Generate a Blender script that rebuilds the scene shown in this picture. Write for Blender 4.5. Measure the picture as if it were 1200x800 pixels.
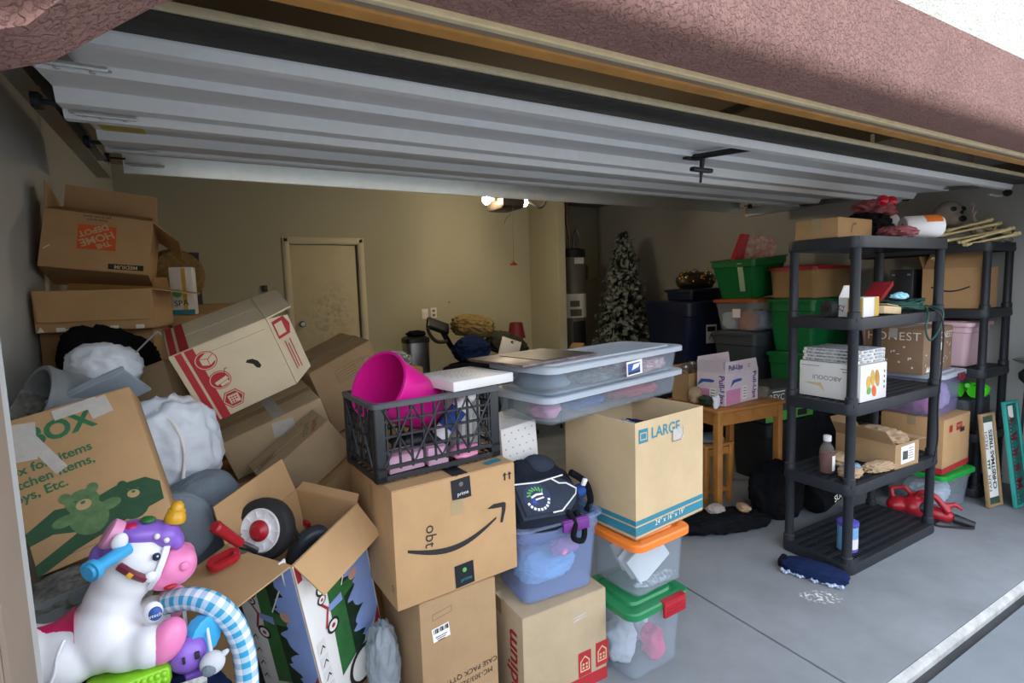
import bpy, bmesh, math, random
from mathutils import Vector, Matrix, Euler, noise
for o in list(bpy.data.objects): bpy.data.objects.remove(o, do_unlink=True)
scn = bpy.context.scene
COL = scn.collection
rnd = random.Random(7)
R = math.radians
# ------------------------------------------------------------------ camera
YAW, PITCH, ROLL, FPX = 29.55, 5.59, -1.84, 622.0
CAM = Vector((0, 0, 1.55))
_y, _p, _r = R(YAW), R(PITCH), R(ROLL)
FW = Vector((math.sin(_y)*math.cos(_p), math.cos(_y)*math.cos(_p), -math.sin(_p)))
_rt = Vector((math.cos(_y), -math.sin(_y), 0)); _up = _rt.cross(FW)
RT = _rt*math.cos(_r) + _up*math.sin(_r)
UP = -_rt*math.sin(_r) + _up*math.cos(_r)
cd = bpy.data.cameras.new('camera'); cam = bpy.data.objects.new('camera', cd); COL.objects.link(cam)
cd.sensor_width = 36.0; cd.lens = FPX/1200*36; cd.clip_start = 0.02; cd.clip_end = 200
M = Matrix((RT, UP, -FW)).transposed().to_4x4(); M.translation = CAM
cam.matrix_world = M; scn.camera = cam
# survey helpers: a photo pixel and a known plane give a measured point of the place
def ray(u, v): return (FW*FPX + RT*(u-600) - UP*(v-400)).normalized()
def at(u, v, Y): d = ray(u, v); return CAM + d*((Y-CAM.y)/d.y)
def atx(u, v, X): d = ray(u, v); return CAM + d*((X-CAM.x)/d.x)
def atz(u, v, Z=0.0): d = ray(u, v); return CAM + d*((Z-CAM.z)/d.z)
# ------------------------------------------------------------------ sky, sun, exposure
w = bpy.data.worlds.new('sky'); scn.world = w; w.use_nodes = True
nt = w.node_tree; nt.nodes.clear()
wo = nt.nodes.new('ShaderNodeOutputWorld'); bg = nt.nodes.new('ShaderNodeBackground')
sky = nt.nodes.new('ShaderNodeTexSky'); sky.sky_type = 'NISHITA'; sky.sun_disc = False
sky.sun_elevation = R(52); sky.sun_rotation = R(15); sky.air_density = 1.0; sky.dust_density = 2.0
hs = nt.nodes.new('ShaderNodeHueSaturation'); hs.inputs['Saturation'].default_value = .40; nt.links.new(sky.outputs[0], hs.inputs['Color'])
nt.links.new(hs.outputs[0], bg.inputs[0]); bg.inputs[1].default_value = 0.62
nt.links.new(bg.outputs[0], wo.inputs[0])
sd = bpy.data.lights.new('sun_offscreen', 'SUN'); sd.energy = .5; sd.angle = R(0.6); sd.color = (1.0, .94, .84)
sun = bpy.data.objects.new('sun_offscreen', sd); COL.objects.link(sun)
# sun stands behind the house: the driveway near the door lies in the house's shade
sun.rotation_euler = Vector((.22, -math.cos(R(52)), -math.sin(R(52)))).to_track_quat('-Z', 'Y').to_euler()
sun.location = (0, 8, 12)
vs = scn.view_settings; vs.view_transform = 'Standard'; vs.look = 'None'; vs.gamma = 1.0
vs.use_curve_mapping = False; vs.exposure = 1.0
# ------------------------------------------------------------------ materials
def lin(c):
    if isinstance(c, str):
        c = c.lstrip('#'); c = [int(c[i:i+2], 16)/255 for i in (0, 2, 4)]
        c = [x/12.92 if x <= .04045 else ((x+.055)/1.055)**2.4 for x in c]
    return tuple(c[:3])+(1.0,)
MATS = {}
def mat(name, color, rough=.6, metal=0.0, var=.12, vscale=6.0, bump=0.0, bscale=60.0, spec=.5, kind=None, alpha=1.0, color2=None, trans=0.0):
    if name in MATS: return MATS[name]
    m = bpy.data.materials.new(name); m.use_nodes = True; MATS[name] = m
    n = m.node_tree; b = n.nodes['Principled BSDF']; L = n.links
    b.inputs['Roughness'].default_value = rough; b.inputs['Metallic'].default_value = metal
    b.inputs['Specular IOR Level'].default_value = spec
    c = lin(color)
    tc = n.nodes.new('ShaderNodeTexCoord')
    if var > 0 or color2:
        nz = n.nodes.new('ShaderNodeTexNoise'); nz.inputs['Scale'].default_value = vscale; nz.inputs['Detail'].default_value = 5
        nz.inputs['Roughness'].default_value = .65
        L.new(tc.outputs['Object'], nz.inputs['Vector'])
        rp = n.nodes.new('ShaderNodeValToRGB')
        rp.color_ramp.elements[0].position = .3; rp.color_ramp.elements[1].position = .72
        c2 = lin(color2) if color2 else None
        rp.color_ramp.elements[0].color = c2 if c2 else tuple(x*(1-var) for x in c[:3])+(1,)
        rp.color_ramp.elements[1].color = c if c2 else tuple(min(1, x*(1+var)) for x in c[:3])+(1,)
        L.new(nz.outputs['Fac'], rp.inputs['Fac']); L.new(rp.outputs['Color'], b.inputs['Base Color'])
    else:
        b.inputs['Base Color'].default_value = c
    if bump:
        n2 = n.nodes.new('ShaderNodeTexNoise'); n2.inputs['Scale'].default_value = bscale; n2.inputs['Detail'].default_value = 4
        L.new(tc.outputs['Object'], n2.inputs['Vector'])
        bp = n.nodes.new('ShaderNodeBump'); bp.inputs['Strength'].default_value = min(1, bump); bp.inputs['Distance'].default_value = .01
        L.new(n2.outputs['Fac'], bp.inputs['Height']); L.new(bp.outputs['Normal'], b.inputs['Normal'])
    if alpha < 1 or trans:
        # cloudy see-through plastic: part clear, part milky
        tr = n.nodes.new('ShaderNodeBsdfTransparent'); mx = n.nodes.new('ShaderNodeMixShader')
        tr.inputs[0].default_value = tuple(.6+.4*x for x in c[:3])+(1,)
        mx.inputs[0].default_value = alpha
        L.new(tr.outputs[0], mx.inputs[1]); L.new(b.outputs[0], mx.inputs[2])
        L.new(mx.outputs[0], n.nodes['Material Output'].inputs[0])
    return m
def cardboard(name, color, dark=False):
    if name in MATS: return MATS[name]
    m = mat(name, color, rough=.85, var=.10, vscale=4, spec=.2)
    n = m.node_tree; L = n.links; b = n.nodes['Principled BSDF']
    tc = [x for x in n.nodes if x.type == 'TEX_COORD'][0]
    wv = n.nodes.new('ShaderNodeTexWave'); wv.bands_direction = 'X'; wv.inputs['Scale'].default_value = 45; wv.inputs['Distortion'].default_value = .4
    L.new(tc.outputs['Object'], wv.inputs['Vector'])
    nz = n.nodes.new('ShaderNodeTexNoise'); nz.inputs['Scale'].default_value = 9; nz.inputs['Detail'].default_value = 6
    L.new(tc.outputs['Object'], nz.inputs['Vector'])
    ad = n.nodes.new('ShaderNodeMath'); ad.operation = 'MULTIPLY_ADD'; ad.inputs[1].default_value = .05
    L.new(wv.outputs['Fac'], ad.inputs[0]); L.new(nz.outputs['Fac'], ad.inputs[2])
    bp = n.nodes.new('ShaderNodeBump'); bp.inputs['Strength'].default_value = .35; bp.inputs['Distance'].default_value = .006
    L.new(ad.outputs[0], bp.inputs['Height']); L.new(bp.outputs['Normal'], b.inputs['Normal'])
    return m
def emis(name, color, strength):
    m = bpy.data.materials.new(name); m.use_nodes = True; MATS[name] = m
    b = m.node_tree.nodes['Principled BSDF']; b.inputs['Base Color'].default_value = lin(color)
    b.inputs['Emission Color'].default_value = lin(color); b.inputs['Emission Strength'].default_value = strength
    return m
cardboard('kraft', '#b8946a'); cardboard('kraft_pale', '#c8b08a'); cardboard('kraft_dark', '#a8885f'); cardboard('kraft_in', '#a38663')
cardboard('board_white', '#cdbd9e'); cardboard('kraft_grey', '#b09d80'); cardboard('board_grey', '#b39c7a'); mat('zinc', '#dcdcd2', rough=.3, metal=1.0, var=.06, vscale=14)
mat('tape', '#c8b48c', rough=.18, var=.05, alpha=.55)
mat('tape_clear', '#d8d4cc', rough=.12, var=.08, vscale=30, bump=.4, bscale=40, alpha=.7)
mat('tape_black', '#1b1c20', rough=.3)
mat('ink', '#22201f', rough=.7, var=0); mat('ink_red', '#a8262c', rough=.6, var=.1); mat('ink_green', '#2f6b45', rough=.7, var=.15)
mat('ink_teal', '#2f7f92', rough=.6, var=.05); mat('ink_orange', '#d65a25', rough=.6, var=.05); mat('ink_white', '#e8e6e0', rough=.6, var=.03)
mat('ink_brown', '#7b6248', rough=.8, var=0); mat('ink_grey', '#6b675f', rough=.8, var=0); mat('ink_blue', '#2f55a0', rough=.5, var=.05)
mat('ink_navy', '#1b2a4a', rough=.6, var=.05); mat('ink_pink', '#d08ab0', rough=.6, var=.05); mat('ink_gold', '#c9a23c', rough=.5, var=.05); mat('ink_greenlite', '#5aa84a', rough=.6, var=.05)
mat('white_paper', '#e8e6e2', rough=.6, var=.03); mat('white_card', '#dcdad6', rough=.5, var=.04)
mat('plastic_white', '#e6e6e8', rough=.35, var=.02); mat('plastic_black', '#1d2024', rough=.45, var=.15, vscale=20)
mat('plastic_rack', '#22262c', rough=.5, var=.18, vscale=14, bump=.15, bscale=120)
mat('plastic_grey', '#7f8587', rough=.5, var=.1); mat('plastic_navy', '#16213f', rough=.4, var=.1); mat('plastic_green', '#13703a', rough=.35, var=.08)
mat('plastic_darkgrey', '#3a3f45', rough=.5, var=.1); mat('plastic_pink', '#d9b5bd', rough=.45, var=.05); mat('plastic_lime', '#4fe020', rough=.4, var=.05)
mat('plastic_orange', '#ee7d2a', rough=.35, var=.05); mat('plastic_red', '#a51c28', rough=.35, var=.1); mat('plastic_lidgreen', '#1f7a48', rough=.35, var=.06)
mat('plastic_lidgreen2', '#169a3f', rough=.35, var=.06); mat('plastic_purple', '#6b2f7d', rough=.35, var=.05); mat('plastic_magenta', '#d81b8c', rough=.28, var=.04)
mat('plastic_hot', '#c81e5a', rough=.35, var=.05); mat('plastic_blue', '#3fa9dc', rough=.35, var=.05); mat('plastic_lilac', '#8a63c4', rough=.35, var=.05)
mat('plastic_bubble', '#ee86b8', rough=.35, var=.04); mat('plastic_gold', '#cf9a1c', rough=.3, var=.08); mat('plastic_leaf', '#8ccc2a', rough=.4, var=.1)
mat('clear', '#dde6ee', rough=.2, var=.03, alpha=.13); mat('clear_blue', '#bccdf0', rough=.22, var=.03, alpha=.2); mat('clear_lid', '#dfe9f2', rough=.3, var=.03, alpha=.5)
mat('clear_lilac', '#cfc6ea', rough=.22, var=.03, alpha=.16)
mat('metal', '#a8a9a8', rough=.38, metal=.85, var=.1, vscale=20); mat('metal_dark', '#2a2c2e', rough=.45, metal=.5)
mat('galv', '#cfd0cb', rough=.42, metal=.6, var=.08, vscale=12); mat('steel', '#8d9194', rough=.3, metal=.9)
mat('door_white', '#dcdbd7', rough=.5, var=.04, vscale=30, bump=.08, bscale=300); mat('door_grey', '#8e9296', rough=.55, var=.04)
mat('rubber', '#202022', rough=.7, var=.2); mat('seal', '#2e2b25', rough=.8, var=.4, vscale=14, bump=.3, bscale=30); mat('cream', '#cdbb94', rough=.6, var=.12, vscale=20)
mat('wood_orange', '#b8823f', rough=.6, var=.2, vscale=10); mat('pine', '#b27a3c', rough=.45, var=.2, vscale=9); mat('jamb', '#8b7b6a', rough=.7, var=.06)
mat('wood_frame', '#a0835c', rough=.6, var=.2, vscale=12); mat('teal_board', '#2f9c90', rough=.6, var=.1); mat('sign_black', '#20272b', rough=.6, var=.3)
mat('cloth_black', '#15161a', rough=.95, var=.3, vscale=18, bump=.5, bscale=90, spec=.1); mat('cloth_navy', '#1a2748', rough=.95, var=.2, bump=.4, bscale=80, spec=.1)
mat('cloth_tan', '#7b6a45', rough=.95, var=.25, bump=.4, spec=.1); mat('cloth_grey', '#78838c', rough=.95, var=.08, bump=.35, bscale=160, spec=.1)
mat('cloth_aqua', '#a4dcec', rough=.95, var=.1, spec=.1); mat('cloth_pink', '#d98fae', rough=.95, var=.2, spec=.1); mat('cloth_red', '#b33a44', rough=.95, var=.25, spec=.1)
mat('cloth_white', '#d9dbe0', rough=.95, var=.08, spec=.1); mat('cloth_olive', '#3c4034', rough=.95, var=.2, spec=.1); mat('cloth_blue', '#31508f', rough=.95, var=.2, spec=.1)
mat('cloth_plaid', '#b44a52', color2='#e6d6d6', rough=.95, vscale=30, spec=.1); mat('cloth_orange', '#c8703a', rough=.9, var=.2, spec=.1)
mat('bag_white', '#dfe6ee', rough=.4, var=.06, alpha=.93, bump=.3, bscale=25); mat('bag_film', '#b9c4cc', rough=.2, var=.15, vscale=20, alpha=.5, bump=.7, bscale=18)
mat('paper_brown', '#a88f70', rough=.85, var=.15, bump=.5, bscale=25); mat('leaf_print', '#8d8b80', color2='#3a3a38', rough=.9, vscale=30)
mat('bone', '#d8c692', rough=.6, var=.2, vscale=20); mat('skin_grey', '#a49a92', rough=.7, var=.2, vscale=14); mat('skin_red', '#8c4a50', rough=.6, var=.3, vscale=16)
mat('wicker', '#8a7040', rough=.8, var=.4, vscale=60, bump=.8, bscale=120); mat('needle', '#33413a', rough=.9, var=.3, vscale=12); mat('flock', '#868e88', rough=.9, var=.25, vscale=12)
mat('gold', '#c8a860', rough=.25, metal=.9); mat('amber', '#6a2616', rough=.12, var=.1); mat('glass', '#c8c0b8', rough=.08, alpha=.14)
mat('heater', '#6d6c66', rough=.35, metal=.2); mat('copper', '#8a6a50', rough=.4, metal=.7); mat('board_print', '#3a3036', color2='#86706a', rough=.4, vscale=22)
mat('page_mix', '#cfd3d8', color2='#25282c', rough=.6, vscale=55); mat('picture_dark', '#26313a', color2='#101418', rough=.35, vscale=9)
mat('picture_green', '#2f6a35', rough=.45, var=.3, vscale=18); mat('picture_sky', '#8aa2d8', rough=.4, var=.1); mat('picture_tree', '#16301c', rough=.5, var=.4, vscale=30)
mat('picture_skin', '#c99a88', rough=.5, var=.05); mat('wall_paint', '#a9a791', rough=.85, var=.03, vscale=2, bump=.12, bscale=140)
mat('wall_side', '#b2b2ae', rough=.85, var=.03, vscale=2, bump=.12, bscale=140); mat('ceiling_paint', '#a39682', rough=.9, var=.03)
mat('door_paint', '#c4bc9f', rough=.55, var=.06, vscale=5); mat('trim_paint', '#c8c1a8', rough=.55, var=.03)
mat('silver_foil', '#c5c9cc', rough=.2, metal=.8, bump=.4, bscale=30); mat('cable_green', '#1d4a40', rough=.5); mat('cable_black', '#121314', rough=.5)
# concrete with stains; stucco with a knocked-down relief
def concrete(name, a, b_, scale=1.6):
    m = mat(name, a, rough=.8, color2=b_, vscale=scale, bump=.12, bscale=180, spec=.25); return m
concrete('concrete', '#888c8e', '#707476'); concrete('driveway', '#848b8f', '#777e82', 2.2); concrete('asphalt', '#5c5d5e', '#4c4d4e', 3); concrete('concrete_lip', '#c6c6c2', '#9a9a96', 14); mat('joint_dark', '#3c3d3d', rough=.9, var=.3)
def chalk(m):
    # worn pale scuff on the slab beside the rack, and a few dark tyre smears
    n = m.node_tree; L = n.links; b = n.nodes['Principled BSDF']
    src = b.inputs['Base Color'].links[0].from_socket
    g = n.nodes.new('ShaderNodeNewGeometry'); mp = n.nodes.new('ShaderNodeVectorMath'); mp.operation = 'SUBTRACT'; mp.inputs[1].default_value = (2.50, 1.42, 0)
    L.new(g.outputs['Position'], mp.inputs[0])
    rot = n.nodes.new('ShaderNodeVectorRotate'); rot.inputs['Angle'].default_value = R(35); rot.rotation_type = 'Z_AXIS'; L.new(mp.outputs[0], rot.inputs['Vector'])
    sc = n.nodes.new('ShaderNodeVectorMath'); sc.operation = 'MULTIPLY'; sc.inputs[1].default_value = (10, 17, 1); L.new(rot.outputs[0], sc.inputs[0])
    ln = n.nodes.new('ShaderNodeVectorMath'); ln.operation = 'LENGTH'; L.new(sc.outputs[0], ln.inputs[0])
    nz = n.nodes.new('ShaderNodeTexNoise'); nz.inputs['Scale'].default_value = 55; nz.inputs['Detail'].default_value = 6; L.new(g.outputs['Position'], nz.inputs['Vector'])
    r1 = n.nodes.new('ShaderNodeMapRange'); r1.inputs[1].default_value = 1.05; r1.inputs[2].default_value = .8; L.new(ln.outputs['Value'], r1.inputs[0])
    r2 = n.nodes.new('ShaderNodeMapRange'); r2.inputs[1].default_value = .5; r2.inputs[2].default_value = .62; L.new(nz.outputs['Fac'], r2.inputs[0])
    mu = n.nodes.new('ShaderNodeMath'); mu.operation = 'MULTIPLY'; L.new(r1.outputs[0], mu.inputs[0]); L.new(r2.outputs[0], mu.inputs[1])
    mx = n.nodes.new('ShaderNodeMix'); mx.data_type = 'RGBA'; L.new(mu.outputs[0], mx.inputs['Factor']); L.new(src, mx.inputs[6]); mx.inputs[7].default_value = lin('#d2d2cc')
    L.new(mx.outputs[2], b.inputs['Base Color'])
mat('cloth_hot', '#e0487c', rough=.9, var=.2); mat('strap_maroon', '#6a1c2c', rough=.4)
chalk(MATS['concrete'])
def stucco(name, color):
    m = mat(name, color, rough=.9, var=.12, vscale=8, spec=.2); n = m.node_tree; L = n.links; b = n.nodes['Principled BSDF']
    tc = [x for x in n.nodes if x.type == 'TEX_COORD'][0]
    v = n.nodes.new('ShaderNodeTexNoise'); v.inputs['Scale'].default_value = 85; v.inputs['Detail'].default_value = 4; v.inputs['Distortion'].default_value = .5
    L.new(tc.outputs['Object'], v.inputs['Vector'])
    rp = n.nodes.new('ShaderNodeValToRGB'); rp.color_ramp.elements[0].position = .44; rp.color_ramp.elements[1].position = .56; L.new(v.outputs['Fac'], rp.inputs[0])
    f = n.nodes.new('ShaderNodeTexNoise'); f.inputs['Scale'].default_value = 220; L.new(tc.outputs['Object'], f.inputs['Vector'])
    ad = n.nodes.new('ShaderNodeMath'); ad.operation = 'MULTIPLY_ADD'; ad.inputs[1].default_value = .25; L.new(f.outputs['Fac'], ad.inputs[0]); L.new(rp.outputs['Color'], ad.inputs[2])
    bp = n.nodes.new('ShaderNodeBump'); bp.inputs['Strength'].default_value = .8; bp.inputs['Distance'].default_value = .006
    L.new(ad.outputs[0], bp.inputs['Height']); L.new(bp.outputs['Normal'], b.inputs['Normal'])
stucco('stucco_brown', '#967269'); stucco('stucco_cream', '#d8d6c6')
def gingham():
    m = mat('gingham', '#e8eef4', rough=.8, var=0); n = m.node_tree; L = n.links; b = n.nodes['Principled BSDF']
    uv = n.nodes.new('ShaderNodeUVMap'); sp = n.nodes.new('ShaderNodeSeparateXYZ'); L.new(uv.outputs[0], sp.inputs[0])
    out = []
    for i in (0, 1):
        mm = n.nodes.new('ShaderNodeMath'); mm.operation = 'FRACT'; L.new(sp.outputs[i], mm.inputs[0])
        g = n.nodes.new('ShaderNodeMath'); g.operation = 'GREATER_THAN'; g.inputs[1].default_value = .5; L.new(mm.outputs[0], g.inputs[0]); out.append(g)
    a = n.nodes.new('ShaderNodeMath'); a.operation = 'ADD'; L.new(out[0].outputs[0], a.inputs[0]); L.new(out[1].outputs[0], a.inputs[1])
    h = n.nodes.new('ShaderNodeMath'); h.operation = 'MULTIPLY'; h.inputs[1].default_value = .5; L.new(a.outputs[0], h.inputs[0])
    rp = n.nodes.new('ShaderNodeValToRGB'); rp.color_ramp.elements[0].color = lin('#e6ecf4'); rp.color_ramp.elements[1].color = lin('#2f9bc4')
    L.new(h.outputs[0], rp.inputs[0]); L.new(rp.outputs[0], b.inputs['Base Color'])
gingham()
# ------------------------------------------------------------------ mesh helpers
def T(loc=(0, 0, 0), rot=(0, 0, 0), sc=(1, 1, 1)):
    return Matrix.Translation(loc) @ Euler([R(a) for a in rot], 'XYZ').to_matrix().to_4x4() @ Matrix.Diagonal((*sc, 1))
def obj(name, bm, m, parent=None, loc=None, rot=None, smooth=40, mods=None):
    if isinstance(bm, bpy.types.Mesh): me = bm
    else:
        bmesh.ops.recalc_face_normals(bm, faces=bm.faces)
        me = bpy.data.meshes.new(name); bm.to_mesh(me); bm.free()
    if smooth:
        me.shade_smooth()
        try: me.set_sharp_from_angle(angle=R(smooth))
        except Exception: pass
    o = bpy.data.objects.new(name, me); COL.objects.link(o)
    if m is not None and not me.materials: me.materials.append(MATS[m] if isinstance(m, str) else m)
    if parent: o.parent = parent
    if loc is not None: o.location = loc
    if rot is not None: o.rotation_euler = [R(a) for a in rot]
    return o
def tag(o, label, cat, group=None):
    o['label'] = label; o['category'] = cat
    if group: o['group'] = group
    return o
def thing(name, label, cat, loc=(0, 0, 0), rot=(0, 0, 0), group=None):
    o = bpy.data.objects.new(name, None); COL.objects.link(o); o.empty_display_size = .05
    o.location = loc; o.rotation_euler = [R(a) for a in rot]
    return tag(o, label, cat, group)
def struct(name, bm, m, label=None, smooth=0, loc=None):
    o = obj(name, bm, m, smooth=smooth, loc=loc); o['kind'] = 'structure'
    if label: o['label'] = label
    return o
def BM(): return bmesh.new()
def box(bm, c, s, rot=(0, 0, 0), bev=0.0, seg=2, sc=None):
    g = bmesh.ops.create_cube(bm, size=1, matrix=T(c, rot, s)); vs = g['verts']
    if bev:
        es = list({e for v in vs for e in v.link_edges})
        bmesh.ops.bevel(bm, geom=es, offset=bev, segments=seg, profile=.5, affect='EDGES')
    return bm
def bx(x0, x1, y0, y1, z0, z1, bev=0.0, bm=None):
    return box(bm or BM(), ((x0+x1)/2, (y0+y1)/2, (z0+z1)/2), (x1-x0, y1-y0, z1-z0), bev=bev)
def cyl(bm, p0, p1, r0, r1=None, seg=16, caps=True):
    r1 = r0 if r1 is None else r1
    p0, p1 = Vector(p0), Vector(p1); d = p1-p0; L = d.length
    q = d.to_track_quat('Z', 'Y').to_matrix().to_4x4()
    bmesh.ops.create_cone(bm, cap_ends=caps, segments=seg, radius1=r0, radius2=r1, depth=L, matrix=Matrix.Translation((p0+p1)/2) @ q)
    return bm
def ball(bm, c, s, rot=(0, 0, 0), seg=20, rings=12):
    if not hasattr(s, '__len__'): s = (s, s, s)
    bmesh.ops.create_uvsphere(bm, u_segments=seg, v_segments=rings, radius=1, matrix=T(c, rot, s)); return bm
def loft(bm, rings, cap0=True, cap1=True, close=True):
    vr = [[bm.verts.new(p) for p in r] for r in rings]
    n = len(rings[0])
    for a, b in zip(vr, vr[1:]):
        for i in range(n if close else n-1):
            bm.faces.new((a[i], a[(i+1) % n], b[(i+1) % n], b[i]))
    if cap0: bm.faces.new(vr[0][::-1])
    if cap1: bm.faces.new(vr[-1])
    return bm
def rrect(w, d, r, z=0, n=4, cx=0, cy=0):
    r = min(r, w/2-1e-4, d/2-1e-4); out = []
    for sx, sy, a0 in ((1, 1, 0), (-1, 1, 90), (-1, -1, 180), (1, -1, 270)):
        for k in range(n+1):
            a = R(a0+90*k/n); out.append((cx+sx*(w/2-r)+r*math.cos(a), cy+sy*(d/2-r)+r*math.sin(a), z))
    return out
def lathe(bm, prof, seg=24, m=None, cap0=True, cap1=True):
    m = m or Matrix()
    rings = [[m @ Vector((r*math.cos(2*math.pi*i/seg), r*math.sin(2*math.pi*i/seg), z)) for i in range(seg)] for r, z in prof]
    return loft(bm, rings, cap0, cap1)
def tube(bm, pts, r, seg=8, caps=True, closed=False, uv=None):
    pts = [Vector(p) for p in pts]; n = len(pts); rings = []
    rr = r if hasattr(r, '__len__') else [r]*n
    up = Vector((0, 0, 1)); prev = None
    for i, p in enumerate(pts):
        t = (pts[min(i+1, n-1)]-pts[max(i-1, 0)]) if not closed else (pts[(i+1) % n]-pts[i-1])
        t = t.normalized() if t.length > 1e-9 else Vector((0, 0, 1))
        if prev is None:
            a = t.cross(up); a = a if a.length > 1e-3 else t.cross(Vector((1, 0, 0)))
        else: a = prev - t*prev.dot(t)
        a = a.normalized() if a.length > 1e-6 else t.orthogonal().normalized(); prev = a; b = t.cross(a)
        rings.append([p+(a*math.cos(2*math.pi*k/seg)+b*math.sin(2*math.pi*k/seg))*rr[i] for k in range(seg)])
    if closed: rings.append(rings[0]); 
    loft(bm, rings, caps and not closed, caps and not closed)
    if closed: bmesh.ops.remove_doubles(bm, verts=bm.verts, dist=1e-6)
    return bm
def smoothpts(pts, n=6):
    P = [Vector(p) for p in pts]; out = []
    for i in range(len(P)-1):
        a, b, c, d = P[max(i-1, 0)], P[i], P[i+1], P[min(i+2, len(P)-1)]
        for k in range(n):
            t = k/n; out.append(.5*((2*b)+(c-a)*t+(2*a-5*b+4*c-d)*t*t+(3*b-a-3*c+d)*t**3))
    out.append(P[-1]); return out
def prism(bm, pts, y0, y1, m=None, axis='Y'):
    # outline (a,b) in the plane across axis, pushed from y0 to y1
    m = m or Matrix()
    def q(a, b, y): return {'Y': (a, y, b), 'Z': (a, b, y), 'X': (y, a, b)}[axis]
    return loft(bm, [[m @ Vector(q(a, b, y)) for a, b in pts] for y in (y0, y1)])
def blob(name, dims, m, parent=None, loc=None, rot=None, seed=0, amp=.12, freq=3.0, power=2.4, flat=True, sub=4, ridged=False, fine=.0, smooth=80, folds=None):
    soft = isinstance(m, str) and m.split('_')[0] in ('cloth', 'bag', 'paper', 'skin', 'leaf') and m != 'cloth_grey'
    fo = folds if folds is not None else ((.04 if m.startswith('bag') else .075) if soft else 0)
    if fo and max(dims) > .2: sub = max(sub, 5)
    bm = BM(); bmesh.ops.create_icosphere(bm, subdivisions=sub, radius=1)
    off = Vector((seed*7.3, seed*3.1, seed*1.7))
    for v in bm.verts:
        p = v.co.copy(); k = (abs(p.x)**power+abs(p.y)**power+abs(p.z)**power)**(-1/power); p = p*k
        nz = noise.fractal(p*freq*.5+off, 1.0, 2.0, 4)
        if ridged: nz = (1-abs(noise.noise(p*freq+off))*2.2)*.6 + .4*noise.noise(p*freq*2.3+off)
        p = p*(1+amp*nz)
        if fo:
            wq = p*1.3+off; wq = wq+Vector((noise.noise(wq*1.1), noise.noise(wq*1.1+Vector((9, 2, 4))), noise.noise(wq*1.1+Vector((3, 8, 1)))))*1.1
            p = p*(1+fo*((1-abs(noise.noise(wq*2.0))*3.0)*.7+(1-abs(noise.noise(wq*4.6))*3.0)*.35))
        if fine: p += p.normalized()*fine*noise.noise(p*freq*4+off)
        v.co = Vector((p.x*dims[0]/2, p.y*dims[1]/2, p.z*dims[2]/2))
    if flat:
        zs = sorted(v.co.z for v in bm.verts); z0 = zs[0]+ (zs[-1]-zs[0])*.12
        for v in bm.verts:
            if v.co.z < z0: v.co.z = z0 + (v.co.z-z0)*.08
        z0 = min(v.co.z for v in bm.verts)
        for v in bm.verts: v.co.z -= z0
    return obj(name, bm, m, parent, loc, rot, smooth=smooth)
def fuse(bm, voxel=.006, it=8, fac=.5):
    # melt overlapping solids into one continuous skin
    bmesh.ops.recalc_face_normals(bm, faces=bm.faces)
    me = bpy.data.meshes.new('melt'); bm.to_mesh(me); bm.free()
    o = bpy.data.objects.new('melt', me); COL.objects.link(o)
    md = o.modifiers.new('r', 'REMESH'); md.mode = 'VOXEL'; md.voxel_size = voxel
    ms = o.modifiers.new('s', 'SMOOTH'); ms.iterations = it; ms.factor = fac
    dg = bpy.context.evaluated_depsgraph_get(); out = bpy.data.meshes.new_from_object(o.evaluated_get(dg))
    bpy.data.objects.remove(o, do_unlink=True); return out
_tc = {}
def text_mesh(s, size=1.0, bold=0.0, shear=0.0, space=1.0, align='CENTER'):
    k = (s, size, bold, shear, space, align)
    if k in _tc: return _tc[k].copy()
    cu = bpy.data.curves.new('text', 'FONT'); cu.body = s; cu.size = size; cu.align_x = align; cu.align_y = 'CENTER'; cu.offset = bold; cu.shear = shear
    cu.space_character = space; cu.resolution_u = 3
    o = bpy.data.objects.new('text', cu); COL.objects.link(o)
    dg = bpy.context.evaluated_depsgraph_get(); dg.update()
    me = bpy.data.meshes.new_from_object(o.evaluated_get(dg)); me.materials.clear()
    bpy.data.objects.remove(o, do_unlink=True); _tc[k] = me; return me.copy()
# face frames of a box whose origin is the centre of its bottom
def face_m(dims, f):
    X, Y, Z = dims; h = Z/2
    return {'F': T((0, -Y/2, h), (90, 0, 0)), 'B': T((0, Y/2, h), (90, 0, 180)), 'L': T((-X/2, 0, h), (90, 0, -90)), 'R': T((X/2, 0, h), (90, 0, 90)),
            'T': T((0, 0, Z)), 'D': T((0, 0, 0), (180, 0, 0))}[f]
def on_face(root, dims, f, me_or_bm, m, name='print', uv=(0, 0), rot=0, lift=.0012, label=None):
    o = obj(name, me_or_bm, m, root, smooth=0)
    o.matrix_local = face_m(dims, f) @ T((uv[0], uv[1], lift), (0, 0, rot))
    if label: o['label'] = label
    return o
def ftext(root, dims, f, s, size, m, uv=(0, 0), rot=0, bold=0, lift=.0016, shear=0, space=1, name='lettering'):
    return on_face(root, dims, f, text_mesh(s, size, bold, shear, space), m, name, uv, rot, lift)
def flat(pts):
    bm = BM(); bm.faces.new([bm.verts.new((p[0], p[1], 0)) for p in pts]); return bm
def frect(w, h): return flat([(-w/2, -h/2), (w/2, -h/2), (w/2, h/2), (-w/2, h/2)])
def fdisc(r, n=20, ry=None): return flat([(r*math.cos(2*math.pi*i/n), (ry or r)*math.sin(2*math.pi*i/n)) for i in range(n)])
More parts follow.
